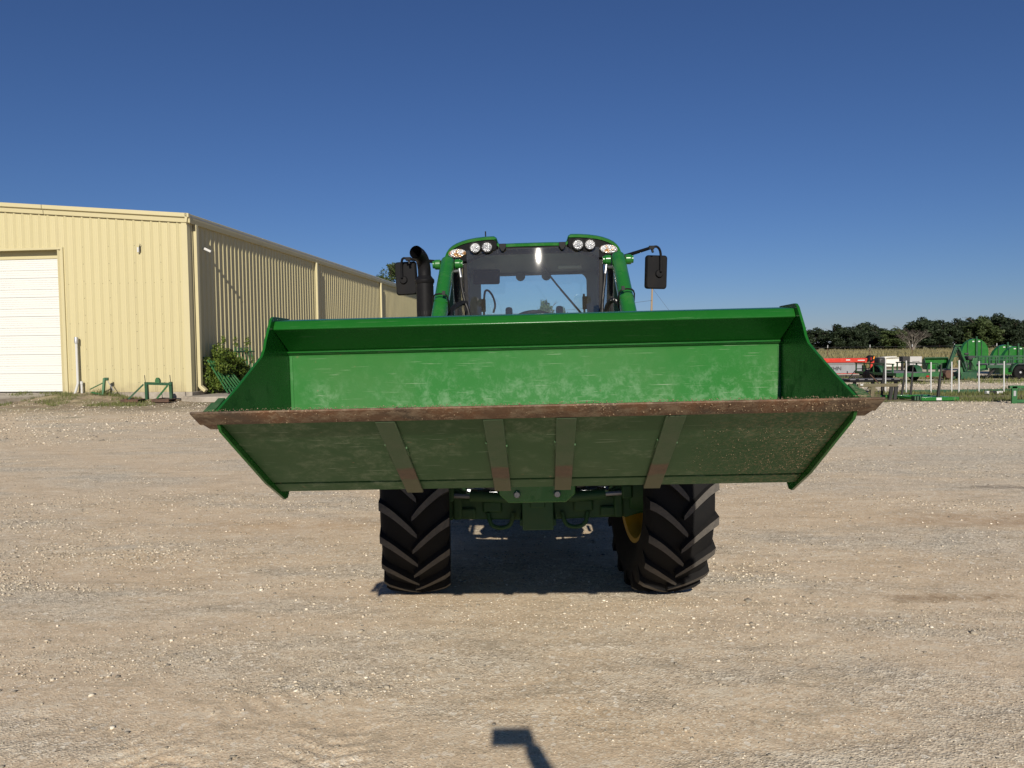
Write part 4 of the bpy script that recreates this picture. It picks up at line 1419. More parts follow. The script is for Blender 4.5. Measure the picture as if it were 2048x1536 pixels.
# ---- loader masts, boom arms, cylinders
for s in (-1, 1):
    ms = MB()
    ms.beam((0.675 * s, 1.07, 2.30), (0.65 * s, 1.0, 1.55), 0.05, 0.09, up=(0, 1, 0))
    ms.beam((0.65 * s, 1.0, 1.55), (0.58 * s, 0.80, 0.70), 0.14, 0.22, up=(0, 1, 0))
    ms.span((0.20 * s, 0.68, 0.72), (0.66 * s, 0.95, 0.92))
    ms.build('loader_mast', 'green_dark', tractor, bevel=0.012)
    bm_ = MB()
    x_ = 0.676 * s
    bm_.beam((x_, 1.03, 2.315), (x_, 0.10, 1.65), 0.108, 0.12)
    bm_.beam((x_, 0.12, 1.66), (x_, -0.95, 1.42), 0.107, 0.13, h2=0.15)
    bm_.beam((x_, -0.93, 1.42), (x_ * 0.72, -1.98, 1.18), 0.106, 0.14, h2=0.12)
    boom = bm_.build('boom_arm', 'green', tractor)
    add_bevel(boom, 0.045, 4)
    for q in (-1, 1):
        MB().lathe([(0.0, 0.0), (0.0, 0.040), (0.042 * q, 0.040), (0.048 * q, 0.034), (0.048 * q, 0.0)], 20, 'x', (x_ + 0.058 * q, 1.00, 2.285)).build('pivot_boss', 'green', boom, bevel=0.004)
        MB().lathe([(0.0, 0.0), (0.0, 0.030), (0.014 * q, 0.030), (0.014 * q, 0.0)], 18, 'x', (x_ + 0.106 * q, 1.00, 2.285)).build('pin_cap', 'green', boom)
    # cable tie
    rg = []
    for k in range(17):
        a = 2 * math.pi * k / 16
        rg.append((x_ + 0.060 * math.copysign(abs(math.cos(a)) ** 0.6, math.cos(a)), 0.50 - 0.062 * math.copysign(abs(math.sin(a)) ** 0.6, math.sin(a)) + 0.02 * math.cos(a) * s, 1.936 + 0.075 * math.copysign(abs(math.sin(a)) ** 0.6, math.sin(a))))
    tie = MB().tube(rg, 0.006, 6, caps=False)
    tie.box((x_ - 0.03 * s, 0.43, 2.015), (0.022, 0.02, 0.03))
    tie.build('cable_tie', 'hose', boom)
    cy = MB()
    cy.tube([(0.60 * s, 0.85, 1.15), (0.61 * s, -0.1, 1.42)], 0.05, 14)
    cy.build('lift_cylinder', 'green', tractor)
    MB().tube([(0.61 * s, -0.1, 1.42), (0.62 * s, -0.7, 1.60)], 0.024, 12).build('cylinder_rod', 'chrome', tractor)
    tc = MB()
    tc.tube([(0.50 * s, -0.45, 1.70), (0.48 * s, -1.1, 1.66)], 0.045, 14)
    tc.build('tilt_cylinder', 'green', tractor)
    MB().tube([(0.48 * s, -1.1, 1.66), (0.45 * s, -2.0, 1.53)], 0.022, 12).build('cylinder_rod', 'chrome', tractor)
    # fittings and hoses beside the pivot
    ft = MB()
    ft.tube([(0.625 * s, 0.95, 2.222), (0.575 * s, 0.93, 2.225)], 0.012, 10)
    ft.tube([(0.577 * s, 0.93, 2.24), (0.565 * s, 0.92, 2.165)], 0.012, 10)
    ft.build('hose_fitting', 'chrome', tractor)
MB().tube([(-0.62, -1.0, 1.50), (0.62, -1.0, 1.50)], 0.055, 16).build('cross_tube', 'green', tractor)
HZ = [
    [(-0.565, 0.92, 2.17), (-0.560, 0.90, 2.10), (-0.540, 0.88, 2.00), (-0.515, 0.86, 1.92), (-0.520, 0.82, 1.82), (-0.545, 0.75, 1.70)],
    [(-0.525, 0.86, 1.965), (-0.560, 0.80, 1.960), (-0.605, 0.68, 1.92), (-0.625, 0.58, 1.86), (-0.635, 0.40, 1.72)],
    [(-0.535, 0.84, 1.98), (-0.505, 0.82, 1.90), (-0.500, 0.8, 1.83), (-0.525, 0.76, 1.76), (-0.555, 0.74, 1.70)],
    [(0.565, 0.92, 2.17), (0.557, 0.90, 2.10), (0.542, 0.88, 2.00), (0.532, 0.85, 1.88), (0.535, 0.80, 1.72)],
    [(0.545, 0.80, 1.74), (0.548, 0.78, 1.84), (0.570, 0.72, 1.925), (0.605, 0.66, 1.945), (0.640, 0.58, 1.90), (0.655, 0.50, 1.82), (0.655, 0.4, 1.70)],
    [(0.545, 0.88, 2.0), (0.528, 0.86, 1.9), (0.522, 0.82, 1.8), (0.53, 0.75, 1.7)],
]
for i, h_ in enumerate(HZ):
    MB().tube(smooth_path(h_, 7), 0.020 if i in (1, 4) else 0.012, 10).build('hydraulic_hose', 'hose', tractor)
mk = MB()
for k in range(9):
    a = k / 8
    p = smooth_path(HZ[4], 7)[16 + k]
    mk.box((p.x + 0.001, p.y - 0.0235, p.z + 0.004), (0.010, 0.003, 0.008 + 0.006 * (k % 3)), (0, 0.5 + 0.2 * k, 0))
tag(mk.build('hose_print', 'white', tractor), kind='stuff')

# ---- bucket
HW = 1.076
LIP = Vector((-2.55, 1.406))
dv = Vector((0.62, -0.375)).normalized()
nv = Vector((-dv.y, dv.x))                  # up-facing normal of the floor plate


def along(k, off=0.0):
    p = LIP + dv * k + nv * off
    return (p.x, p.y)


heel = along(0.70, 0.027)
inner_line = [along(0.06, 0.016), along(0.35, 0.016), along(0.62, 0.017), (heel[0], heel[1]), (-1.83, 1.043), (-1.765, 1.080), (-1.725, 1.13), (-1.705, 1.20), (-1.70, 1.28), (-1.70, 1.582), (-1.706, 1.600), (-1.722, 1.610)]
bk = MB()
bk.sheet(inner_line, 0.012, -HW, HW)
bucket = bk.build('bucket', 'bucket_in', tractor, loc=(-0.001, -0.550, 0.176))
bucket.scale = (0.89, 0.89, 0.89)        # a two metre bucket
bu = MB()
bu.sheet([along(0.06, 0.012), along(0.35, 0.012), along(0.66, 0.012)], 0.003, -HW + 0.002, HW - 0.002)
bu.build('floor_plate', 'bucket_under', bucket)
hp = MB()
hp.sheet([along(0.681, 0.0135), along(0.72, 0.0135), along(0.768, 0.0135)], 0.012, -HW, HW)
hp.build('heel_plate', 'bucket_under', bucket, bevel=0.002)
ce = MB()
prof = [along(0.0, 0.006), along(0.003, 0.004), along(0.088, 0.004), along(0.091, 0.011), along(0.17, 0.026), along(0.03, 0.024), along(0.002, 0.012)]
ce.prism(prof, -1.143, 1.143, 'yz')
ce.build('cutting_edge', 'edge', bucket, bevel=0.002)
# rolled top rim: ledge plate, overhanging face, front lip, top and back
tr = MB()
tr.prism([(-1.715, 1.606), (-1.90, 1.698), (-1.908, 1.704), (-1.889, 1.735), (-1.880, 1.739), (-1.70, 1.752), (-1.688, 1.74), (-1.688, 1.59), (-1.70, 1.59)], -HW, HW, 'yz')
trm = tr.build('top_rim', 'bucket_side', bucket)
add_bevel(trm, 0.004, 3)
ld = MB()
ld.prism([(-1.735, 1.604), (-1.735, 1.6115), (-1.70, 1.6115), (-1.70, 1.604)], -HW, HW, 'yz')
ld.build('rim_seam', 'bucket_side', bucket)
for s in (-1, 1):
    pts = [(-2.475, 1.372), along(0.05, 0.030), (-2.285, 1.487), (-2.08, 1.575), (-2.035, 1.595), (-2.005, 1.625), (-1.985, 1.66), (-1.945, 1.71), (-1.92, 1.742), (-1.90, 1.755), (-1.88, 1.758), (-1.70, 1.757),
           (-1.675, 1.70), (-1.675, 1.20), (-1.72, 1.06), (-1.782, 0.995), (-1.80, 0.977), (-1.835, 0.977), along(0.60, -0.014), along(0.12, -0.008)]
    pts = pts[1:]
    sp = MB().prism(pts, HW * s, (HW + 0.011) * s, 'yz')
    sp.build('side_plate', 'bucket_side', bucket, bevel=0.0015)
    # outer cutter bar on the lower front corner
    sb = MB()
    A, B = Vector((-2.47, 1.402)), Vector((-2.375, 1.438))
    sb.beam(((HW + 0.026) * s, A.x, A.y), ((HW + 0.026) * s, B.x, B.y), 0.026, 0.03)
    sb.beam(((HW + 0.050) * s, A.x, A.y - 0.006), ((HW + 0.050) * s, B.x - 0.01, B.y - 0.012), 0.022, 0.022)
    sb.build('side_cutter', 'bucket_under', bucket, bevel=0.003)
    # weld fillet inside the back corner
    wf = MB().tube([(HW * s - 0.008 * s, -1.706, 1.10), (HW * s - 0.008 * s, -1.706, 1.60)], 0.010, 6)
    wf.build('weld_seam', 'bucket_in', bucket)
for x_ in (-0.505, -0.135, 0.115, 0.485):
    sr = MB()
    sr.sheet([along(0.094, 0.0035), along(0.30, 0.002), along(0.62, 0.0), along(0.70, 0.0), along(0.775, 0.0)], 0.011, x_ - 0.034, x_ + 0.034)
    sr.build('wear_strap', 'strap', bucket, bevel=0.002)
    for q, z_ in ((-0.036, 0.33), (0.036, 0.36)):
        p = along(z_, 0.009)
        MB().box((x_ + q, p[0], p[1]), (0.006, 0.07, 0.008), (-0.54, 0, 0)).build('weld_bead', 'bucket_under', bucket)
rs = np.random.RandomState(21)
def grains(n, kf, xf, off, lo, hi):
    k, x_ = kf(rs, n), xf(rs, n)
    sz = lo + (hi - lo) * rs.rand(len(k)) ** 2.5
    P = oct_v[None] * (1 + 0.8 * (rs.rand(len(k), 6, 1) - 0.5)) * sz[:, None, None]
    cen = np.stack([x_, LIP.x + dv.x * k + nv.x * off, LIP.y + dv.y * k + nv.y * off], -1)
    return (P + cen[:, None]).reshape(-1, 3), (oct_f[None] + 6 * np.arange(len(k))[:, None, None]).reshape(-1)
gv, gf, go_ = [], [], 0
for a_ in ((230, lambda r, n: 0.004 + 0.078 * r.rand(n), lambda r, n: 0.15 + 0.95 * r.rand(n) ** 0.7, 0.003, 0.0008, 0.0034),
           (120, lambda r, n: 0.004 + 0.078 * r.rand(n), lambda r, n: -1.1 + 1.4 * r.rand(n), 0.003, 0.0008, 0.0026),
           (800, lambda r, n: 0.16 + 0.46 * r.rand(n), lambda r, n: 1.04 - 0.45 * r.rand(n) ** 2.2, 0.012, 0.0007, 0.0024),
           (1500, lambda r, n: 0.004 + 0.03 * r.rand(n), lambda r, n: -1.12 + 2.24 * r.rand(n), 0.021, 0.0008, 0.0026)):
    p_, f_ = grains(*a_)
    gv.append(p_); gf.append(f_ + go_); go_ += len(p_)
MT['grit'] = paint('dried sandy dirt', (0.27, 0.195, 0.12), 0.9, dust_amt=0.3, scale=20, bmp=0.0)
tag(link('dried_dirt', fast_mesh('dried_dirt', np.concatenate(gv), np.concatenate(gf), 3, 'grit'), bucket), kind='stuff')
for x_ in (-0.50, 0.50):
    for q in (-0.06, 0.06):
        hk = MB().prism([(-1.69, 1.55), (-1.60, 1.52), (-1.52, 1.16), (-1.56, 1.08), (-1.69, 1.05)], x_ + q - 0.008, x_ + q + 0.008, 'yz')
        hk.build('mount_ear', 'bucket_side', bucket, bevel=0.003)

# ------------------------------------------------------------------ implements and plants by the shed
js = thing('jack_stand', 'small green three-legged stand leaning in the weeds before the gable', 'stand', tuple(gp(208, 803)), 0.1)
js.location.z = float(height(js.location.x, js.location.y))
MB().beam((-0.02, 0, 0.0), (0.0, 0.1, 0.56), 0.10, 0.07).build('post', 'green_dull', js, bevel=0.008)
MB().beam((-0.02, -0.02, 0.03), (-0.40, 0.05, 0.10), 0.07, 0.05).build('foot', 'green_dull', js, bevel=0.006)
MB().tube([(-0.45, 0.05, 0.20), (-0.02, 0.08, 0.42)], 0.018, 6).build('brace', 'green_dull', js)
MB().tube([(0.10, 0.1, 0.46), (0.30, 0.05, 0.14)], 0.014, 6).build('brace', 'galv', js)
MB().box((0.06, 0.1, 0.53), (0.13, 0.08, 0.10)).build('head', 'green_dark', js, bevel=0.01)

hf = thing('hitch_frame', 'green three-point hitch frame standing on rusty skids', 'implement', tuple(gp(303, 806)), -0.06)
hf.location.z = float(height(hf.location.x, hf.location.y))
MB().beam((-0.28, 0.15, 0.60), (0.64, 0.1, 0.57), 0.08, 0.085).build('cross_bar', 'green_dark', hf, bevel=0.008)
for x_ in (-0.22, 0.58):
    MB().beam((x_, 0.15, 0.08), (x_, 0.13, 0.64), 0.10, 0.09).build('upright', 'green_dark', hf, bevel=0.008)
MB().beam((-0.30, 0.1, 0.57), (-0.70, -0.12, 0.10), 0.07, 0.05).build('brace', 'green_dark', hf)
MB().beam((0.52, 0.05, 0.53), (0.22, -0.15, 0.08), 0.07, 0.05).build('brace', 'green_dull', hf)
for x_ in (-0.58, 0.42):
    sk = MB()
    sk.span((x_ - 0.28, -0.26, 0.02), (x_ + 0.28, -0.22, 0.11))
    sk.span((x_ - 0.28, 0.18, 0.02), (x_ + 0.28, 0.22, 0.11))
    sk.span((x_ - 0.28, -0.219, 0.09), (x_ + 0.28, 0.179, 0.108))
    sk.span((x_ - 0.22, -0.24, 0.109), (x_ - 0.1, 0.2, 0.13))
    sk.build('skid', 'rust', hf)
mt_ = MB().prism([(0.10, 0.60), (0.25, 0.60), (0.25, 0.70), (0.20, 0.78), (0.14, 0.78), (0.10, 0.70)], 0.06, 0.16, 'xz')
mt_.build('mast_bracket', 'green_dull', hf, bevel=0.01)
for x_ in (-0.27, 0.56):
    MB().tube([(x_ + 0.02, 0.13, 0.60), (x_, 0.13, 0.86)], 0.012, 6).build('pin_rod', 'steel_dark', hf)


def leaf_soup(centers, n, size, seed, squash=1.0):
    """leaf quads spread through and around ellipsoid clumps: centers = [(x, y, z, rx, rz)]"""
    rs = np.random.RandomState(seed)
    C = np.array(centers)
    wgt = C[:, 3] ** 2
    k = rs.choice(len(C), n, p=wgt / wgt.sum())
    d = rs.randn(n, 3)
    d /= np.linalg.norm(d, axis=1)[:, None]
    rad = 0.55 + 0.5 * rs.rand(n) ** 0.6
    rad *= 1 + 0.22 * np.sin(d[:, 0] * 7 + k) * np.cos(d[:, 2] * 6 + 2 * k)
    P = C[k, :3] + d * rad[:, None] * np.stack([C[k, 3], C[k, 3], C[k, 4]], -1)
    a = rs.randn(n, 3)
    a /= np.linalg.norm(a, axis=1)[:, None]
    nrm = d * 0.8 + a * 0.8
    u = np.cross(nrm, rs.randn(n, 3))
    u /= np.linalg.norm(u, axis=1)[:, None]
    v = np.cross(nrm, u)
    v /= np.linalg.norm(v, axis=1)[:, None]
    s = size * (0.6 + 0.8 * rs.rand(n))[:, None]
    Q = np.stack([P - u * s, P + v * s * 0.55, P + u * s, P - v * s * 0.55], 1).reshape(-1, 3)
    F = np.arange(4 * n)
    return Q, F


def branchy(seed, h, r0, spread, nb, depth_=2, base=0.25):
    """trunk with limbs"""
    q = random.Random(seed)
    m = MB()
    top = Vector((q.uniform(-0.05, 0.05) * h, q.uniform(-0.05, 0.05) * h, h * 0.72))
    mid = Vector((q.uniform(-0.04, 0.04) * h, q.uniform(-0.04, 0.04) * h, h * 0.35))
    m.tube(smooth_path([(0, 0, -0.2), tuple(mid), tuple(top)], 3), [r0 * (1 - 0.12 * i) for i in range(7)], 7)
    tips = []
    for k in range(nb):
        t = base + (0.75 - base) * k / max(1, nb - 1)
        s_ = mid.lerp(top, max(0, (t - 0.35) / 0.37)) if t > 0.35 else Vector((0, 0, 0)).lerp(mid, t / 0.35)
        a = k * 2.4 + q.random()
        e = s_ + Vector((math.cos(a) * spread, math.sin(a) * spread, h * q.uniform(0.12, 0.28)))
        c_ = s_.lerp(e, 0.5) + Vector((0, 0, -0.04 * h))
        rr = r0 * 0.45
        m.tube([s_, c_, e], [rr, rr * 0.7, rr * 0.3], 5)
        tips.append(e)
        if depth_ > 1:
            for w in range(3):
                b_ = a + q.uniform(-0.9, 0.9)
                e2 = e + Vector((math.cos(b_), math.sin(b_), q.uniform(0.2, 0.9))) * spread * q.uniform(0.3, 0.6)
                m.tube([c_.lerp(e, q.uniform(0.2, 0.9)), e2], [rr * 0.4, rr * 0.12], 4)
                tips.append(e2)
    return m, tips


# shrub against the side wall
sh = thing('shrub', 'bright green leafy shrub against the shed side wall', 'shrub', shed_pt(0.36, 1.55, 0.0), -BLD_A)
q = random.Random(5)
cl = [(q.uniform(-0.25, 0.35), q.uniform(-0.85, 0.95), 0, 0, 0) for _ in range(34)]
cl = [(x_, y_, q.uniform(0.25, 1.9 - 0.75 * abs(y_ + 0.2)), q.uniform(0.16, 0.34), q.uniform(0.14, 0.30)) for x_, y_, *_ in cl]
cl += [(q.uniform(-0.1, 0.5), q.uniform(-1.15, 1.4), q.uniform(0.2, 2.05), q.uniform(0.06, 0.14), q.uniform(0.1, 0.24)) for _ in range(26)]
Q, F = leaf_soup(cl, 9000, 0.045, 11)
cr = link('crown', fast_mesh('crown', Q, F, 4, 'leaf_bright'), sh)
stm = MB()
for k in range(7):
    a = k * 0.9
    stm.tube([(0.1 * math.cos(a), 0.25 * math.sin(a), 0.0), (0.2 * math.cos(a), 0.5 * math.sin(a), 0.7), (0.25 * math.cos(a), 0.6 * math.sin(a), 1.3)], [0.02, 0.014, 0.006], 5)
stm.build('stem', 'bark', sh)
# tube gates
gA = thing('gate_panel', 'green tube gate with upright bars leaning on the side wall behind the shrub', 'gate', shed_pt(0.40, 2.75, 0.0), -BLD_A)
for y_ in (0.0, 0.26, 0.52, 0.78, 1.04, 1.3):
    MB().tube([(0.10, y_, 0.05), (-0.22, y_ + 0.04, 1.75)], 0.024, 6).build('bar', 'green_dull', gA)
MB().tube([(-0.19, -0.06, 1.60), (-0.19, 1.62, 1.60)], 0.03, 6).build('rail', 'green_dull', gA)
MB().tube([(0.06, -0.06, 0.25), (0.06, 1.5, 0.25)], 0.03, 6).build('rail', 'green_dull', gA)
gB = thing('slanted_rack', 'slanted stack of green steel bars leaning before the shrub', 'rack', shed_pt(0.0, 0.55, 0.0), -BLD_A)
for k in range(7):
    MB().tube([(0.30 + 0.03 * k, 0.02 + 0.13 * k, 1.32 - 0.02 * k), (1.02 + 0.05 * k, -0.05 + 0.14 * k, 0.20)], 0.028, 6).build('bar', 'green_dull', gB)
MB().tube([(0.43, -0.08, 1.15), (0.60, 0.95, 1.02)], 0.03, 6).build('rail', 'green_dull', gB)
MB().tube([(0.92, -0.1, 0.36), (1.20, 0.95, 0.34)], 0.03, 6).build('rail', 'green_dull', gB)

# ------------------------------------------------------------------ equipment row on the right
def local_root(name, label, cat, px, py, rotz=0.0, group=None):
    g_ = gp(px, py)
    r_ = thing(name, label, cat, (g_.x, g_.y, 0.0), rotz, group)
    r_.location.z = float(height(g_.x, g_.y)) if g_.y < 51 else -0.05
    return r_


# red folded mower with grey curtain
mw = local_root('disc_mower', 'red mower with a grey canvas curtain parked behind the bucket', 'mower', 1740, 757, -0.04)
MB().span((-3.4, 0.0, 0.76), (-0.1, 0.5, 0.97)).build('beam', 'red', mw, bevel=0.03)
MB().span((-3.4, -0.03, 0.66), (-0.36, 0.44, 0.755)).build('hood_edge', 'deck_grey', mw)
cu = MB()
N = 60
vs, fs = [], []
for i in range(N + 1):
    x_ = -3.4 + 3.0 * i / N
    for z_, w in ((0.65, 0.2), (0.45, 0.7), (0.27, 1.0)):
        vs.append((x_, -0.05 + 0.022 * w * math.sin(i * 0.75 + 0.6 * math.sin(i * 0.31)), z_))
fs = [(3 * i + j, 3 * i + 3 + j, 3 * i + 4 + j, 3 * i + 1 + j) for i in range(N) for j in range(2)]
cur = cu.add(vs, fs).build('curtain', 'curtain', mw, smooth=80)
MB().span((-3.4, -0.04, 0.235), (-0.4, 0.4, 0.262)).build('skirt_bar', 'red', mw)
LET = {'K': [((0, 0), (0, 1)), ((0, 0.45), (0.8, 1)), ((0.25, 0.55), (0.85, 0))], 'U': [((0, 0.1), (0, 1)), ((0.8, 0.1), (0.8, 1)), ((0, 0.06), (0.8, 0.06))],
       'H': [((0, 0), (0, 1)), ((0.8, 0), (0.8, 1)), ((0, 0.5), (0.8, 0.5))], 'N': [((0, 0), (0, 1)), ((0.8, 0), (0.8, 1)), ((0, 1), (0.8, 0))]}
for i, chh in enumerate('KUHN'):
    lt = MB()
    for (a, b_), (c_, d_) in LET[chh]:
        ox = -2.13 + i * 0.205
        lt.beam((ox + a * 0.17, -0.082, 0.42 + b_ * 0.16), (ox + c_ * 0.17, -0.082, 0.42 + d_ * 0.16), 0.036, 0.006, up=(0, 1, 0))
    lt.build('letter', 'print', cur)
MB().span((-1.12, -0.012, 0.86), (-0.93, -0.004, 0.91)).build('decal', 'white', mw)
MB().span((-0.58, -0.012, 0.845), (-0.2, -0.004, 0.885)).build('decal', 'white', mw)
ep = MB()
ep.beam((0.05, 0.0, 0.05), (0.09, 0.0, 0.86), 0.16, 0.12, up=(0, 1, 0))
ep.beam((-0.24, 0.0, 0.70), (-0.18, 0.0, 0.96), 0.10, 0.1, up=(0, 1, 0))
ep.build('end_post', 'red', mw, bevel=0.02)
MB().prism([(-0.16, 0.80), (-0.14, 1.00), (-0.02, 1.10), (0.16, 1.08), (0.17, 0.90), (0.05, 0.80)], -0.14, 0.2, 'xz').build('light_housing', 'black', mw, bevel=0.02)
MB().box((0.10, -0.16, 0.98), (0.05, 0.02, 0.13), (0, 0.25, 0)).build('lamp', 'amber', mw)
MB().box((-0.03, -0.16, 0.94), (0.04, 0.02, 0.13)).build('lamp', 'tail_red', mw)
sk = MB()
sk.lathe([(-0.2, 0.10), (-0.19, 0.22), (0.02, 0.23), (0.04, 0.10)], 18, 'x', (-0.16, 0.15, 0.24))
sk.span((-0.36, -0.02, 0.05), (-0.20, 0.2, 0.62))
sk.build('gauge_wheel', 'rubber', mw)
MB().span((-3.3, 0.05, 0.06), (-0.36, 0.35, 0.16)).build('cutter_bar', 'steel_dark', mw)

# black flat stand
bd = local_root('steel_stand', 'low black steel stand in front of the red mower', 'stand', 1738, 786, 0.02)
MB().span((-0.82, -0.35, 0.38), (0.84, 0.35, 0.45)).build('deck', 'black_metal', bd)
for k in range(6):
    MB().span((-0.8 + k * 0.29, -0.36, 0.452), (-0.62 + k * 0.29, 0.36, 0.475)).build('deck_board', 'deck_grey', bd)
for x_ in (-0.62, -0.02, 0.30, 0.74):
    MB().span((x_ - 0.04, -0.32, 0.0), (x_ + 0.04, -0.24, 0.38)).build('leg', 'black_metal', bd)
MB().tube([(-0.7, 0, 0.47), (-0.42, 0, 0.80), (-0.02, 0, 0.81), (0.02, 0, 0.47)], 0.014, 6).build('handle_bar', 'black_metal', bd)
MB().tube([(-0.12, -0.3, 0.62), (0.10, -0.5, 0.30)], 0.016, 6).build('strut', 'rust', bd)

# olive adapter frame
of = local_root('adapter_frame', 'weathered olive steel frame with four blade legs near the bucket end', 'frame', 1757, 800, 0.03)
MB().span((-0.62, -0.04, 0.38), (0.54, 0.05, 0.47)).build('top_bar', 'olive', of, bevel=0.008)
for x_, lean, w in ((-0.60, -0.05, 0.10), (-0.16, -0.06, 0.13), (0.38, -0.04, 0.10), (0.52, -0.05, 0.10)):
    MB().prism([(x_ - w / 2, 0.40), (x_ + w / 2, 0.40), (x_ + lean + 0.045, 0.0), (x_ + lean - 0.045, 0.0)], -0.03, 0.03, 'xz').build('leg', 'olive' if x_ < 0 else 'steel_dark', of, bevel=0.006)
MB().span((-0.56, -0.055, 0.425), (-0.48, -0.042, 0.465)).build('decal', 'white', of)
MB().beam((-0.3, 0.02, 0.36), (-0.05, 0.02, 0.28), 0.05, 0.08).build('gusset', 'olive', of)

# long green beam with white stakes
rk = local_root('stake_rail', 'long dull green beam on the grass with a row of white upright stakes', 'rail', 1910, 786, -0.012)
x0, x1 = gp(1792, 786).x - rk.location.x, gp(2090, 786).x - rk.location.x
MB().span((x0, 0.0, 0.0), (x1, 0.10, 0.11)).build('beam', 'green_dark', rk, bevel=0.008)
for px_, top in ((1770, 716), (1811, 721), (1860, 724), (1901, 723), (1915.5, 720), (1955, 722), (2004.5, 722), (2047, 721)):
    p = at(px_, 784, rk.location.y + 0.03)
    h_ = at(px_, top, rk.location.y + 0.03).z
    xl = p.x - rk.location.x
    MB().tube([(xl, -0.03, 0.02), (xl - 0.01, -0.03, h_)], 0.021 if px_ != 1915.5 else 0.024, 8).build('stake', 'white', rk)

# bale spear frame
sp_ = local_root('bale_spear', 'green bale spear frame lying flat with five dark tines pointing up', 'implement', 1880, 803, -0.05)
MB().span((-0.50, 0.0, 0.02), (0.52, 0.12, 0.12)).build('front_tube', 'green', sp_, bevel=0.01)
MB().span((-0.70, 1.0, 0.02), (0.25, 1.12, 0.12)).build('rear_tube', 'green', sp_, bevel=0.01)
for a, b_ in (((-0.45, 0.12, 0.07), (-0.68, 1.0, 0.07)), ((0.42, 0.12, 0.07), (0.22, 1.0, 0.07)), ((0.05, 0.12, 0.07), (-0.12, 1.0, 0.07))):
    MB().beam(a, b_, 0.10, 0.07).build('side_tube', 'green', sp_, bevel=0.008)
hk = MB()
for k in range(4):
    hk.span((-0.66 + 0.07 * k, 0.05, 0.03), (-0.62 + 0.07 * k, 0.25, 0.14))
hk.build('hook_plate', 'green_dark', sp_)
MB().span((-0.10, -0.008, 0.035), (0.04, -0.002, 0.105)).build('decal', 'white', sp_)
for (bx, by, bz), (tx, ty_, tz) in (((-1.02, 1.3, 0.06), (-0.96, 1.25, 1.06)), ((-0.55, 1.06, 0.08), (-0.47, 1.0, 1.04)), ((-0.30, 1.06, 0.08), (-0.24, 1.05, 1.02)), ((0.0, 0.1, 0.08), (0.07, 0.08, 1.0)), ((0.18, 0.5, 0.08), (0.28, 0.5, 1.06))):
    MB().tube([(bx, by, bz), (bx + (tx - bx) * 0.6, by + (ty_ - by) * 0.6, bz + (tz - bz) * 0.6), (tx, ty_, tz)], [0.036, 0.030, 0.006], 8).build('tine', 'steel_dark', sp_)
MB().tube([(-1.05, 1.3, 0.06), (-0.6, 1.1, 0.06)], 0.05, 8).build('tine_tube', 'green', sp_)

# green frame cut by the right edge of the photograph
qf = local_root('quick_hitch', 'green hitch frame with a flat upright plate at the right edge of the verge', 'implement', 2030, 807, 0.0)
MB().span((-0.08, 0.0, 0.0), (0.06, 0.05, 0.46)).build('plate', 'green_dull', qf, bevel=0.006)
MB().span((-0.14, 0.0, 0.40), (0.90, 0.09, 0.475)).build('top_bar', 'green_dull', qf, bevel=0.006)
MB().span((0.06, 0.005, 0.02), (0.90, 0.08, 0.10)).build('bottom_bar', 'green_dull', qf, bevel=0.006)
MB().span((0.78, 0.0, 0.0), (0.90, 0.05, 0.40)).build('plate', 'green_dull', qf, bevel=0.006)
MB().span((-0.045, -0.006, 0.20), (0.02, -0.001, 0.34)).build('decal', 'galv', qf)
wl = local_root('hydraulic_ram', 'short white and black hydraulic ram lying on the green beam', 'ram', 1985, 789, 0.15)
MB().tube([(-0.25, -0.1, 0.06), (0.02, -0.1, 0.06)], 0.06, 10).build('barrel', 'steel_dark', wl)
MB().tube([(0.02, -0.1, 0.06), (0.24, -0.1, 0.07)], 0.045, 10).build('rod', 'white', wl)
MB().box((-0.28, -0.1, 0.07), (0.09, 0.1, 0.1)).build('end_eye', 'white', wl, bevel=0.01)


def wheel_small(parent, x, y, r, w, axis='x'):
    t_ = MB()
    t_.lathe([(-w / 2, r * 0.55), (-w / 2, r * 0.92), (-w * 0.35, r), (w * 0.35, r), (w / 2, r * 0.92), (w / 2, r * 0.55), (w * 0.3, r * 0.5), (-w * 0.3, r * 0.5)], 28, axis, closed=True)
    o = t_.build('wheel', 'rubber', parent, loc=(x, y, r))
    h_ = MB().lathe([(-w * 0.2, 0.0), (-w * 0.2, r * 0.52), (w * 0.2, r * 0.52), (w * 0.2, 0.0)], 20, axis)
    h_.build('rim', 'black_metal', o)
    MB().lathe([(-w * 0.45, 0.0), (-w * 0.42, r * 0.16), (w * 0.42, r * 0.16), (w * 0.45, 0.0)], 12, axis).build('hub', 'galv', o)
    return o


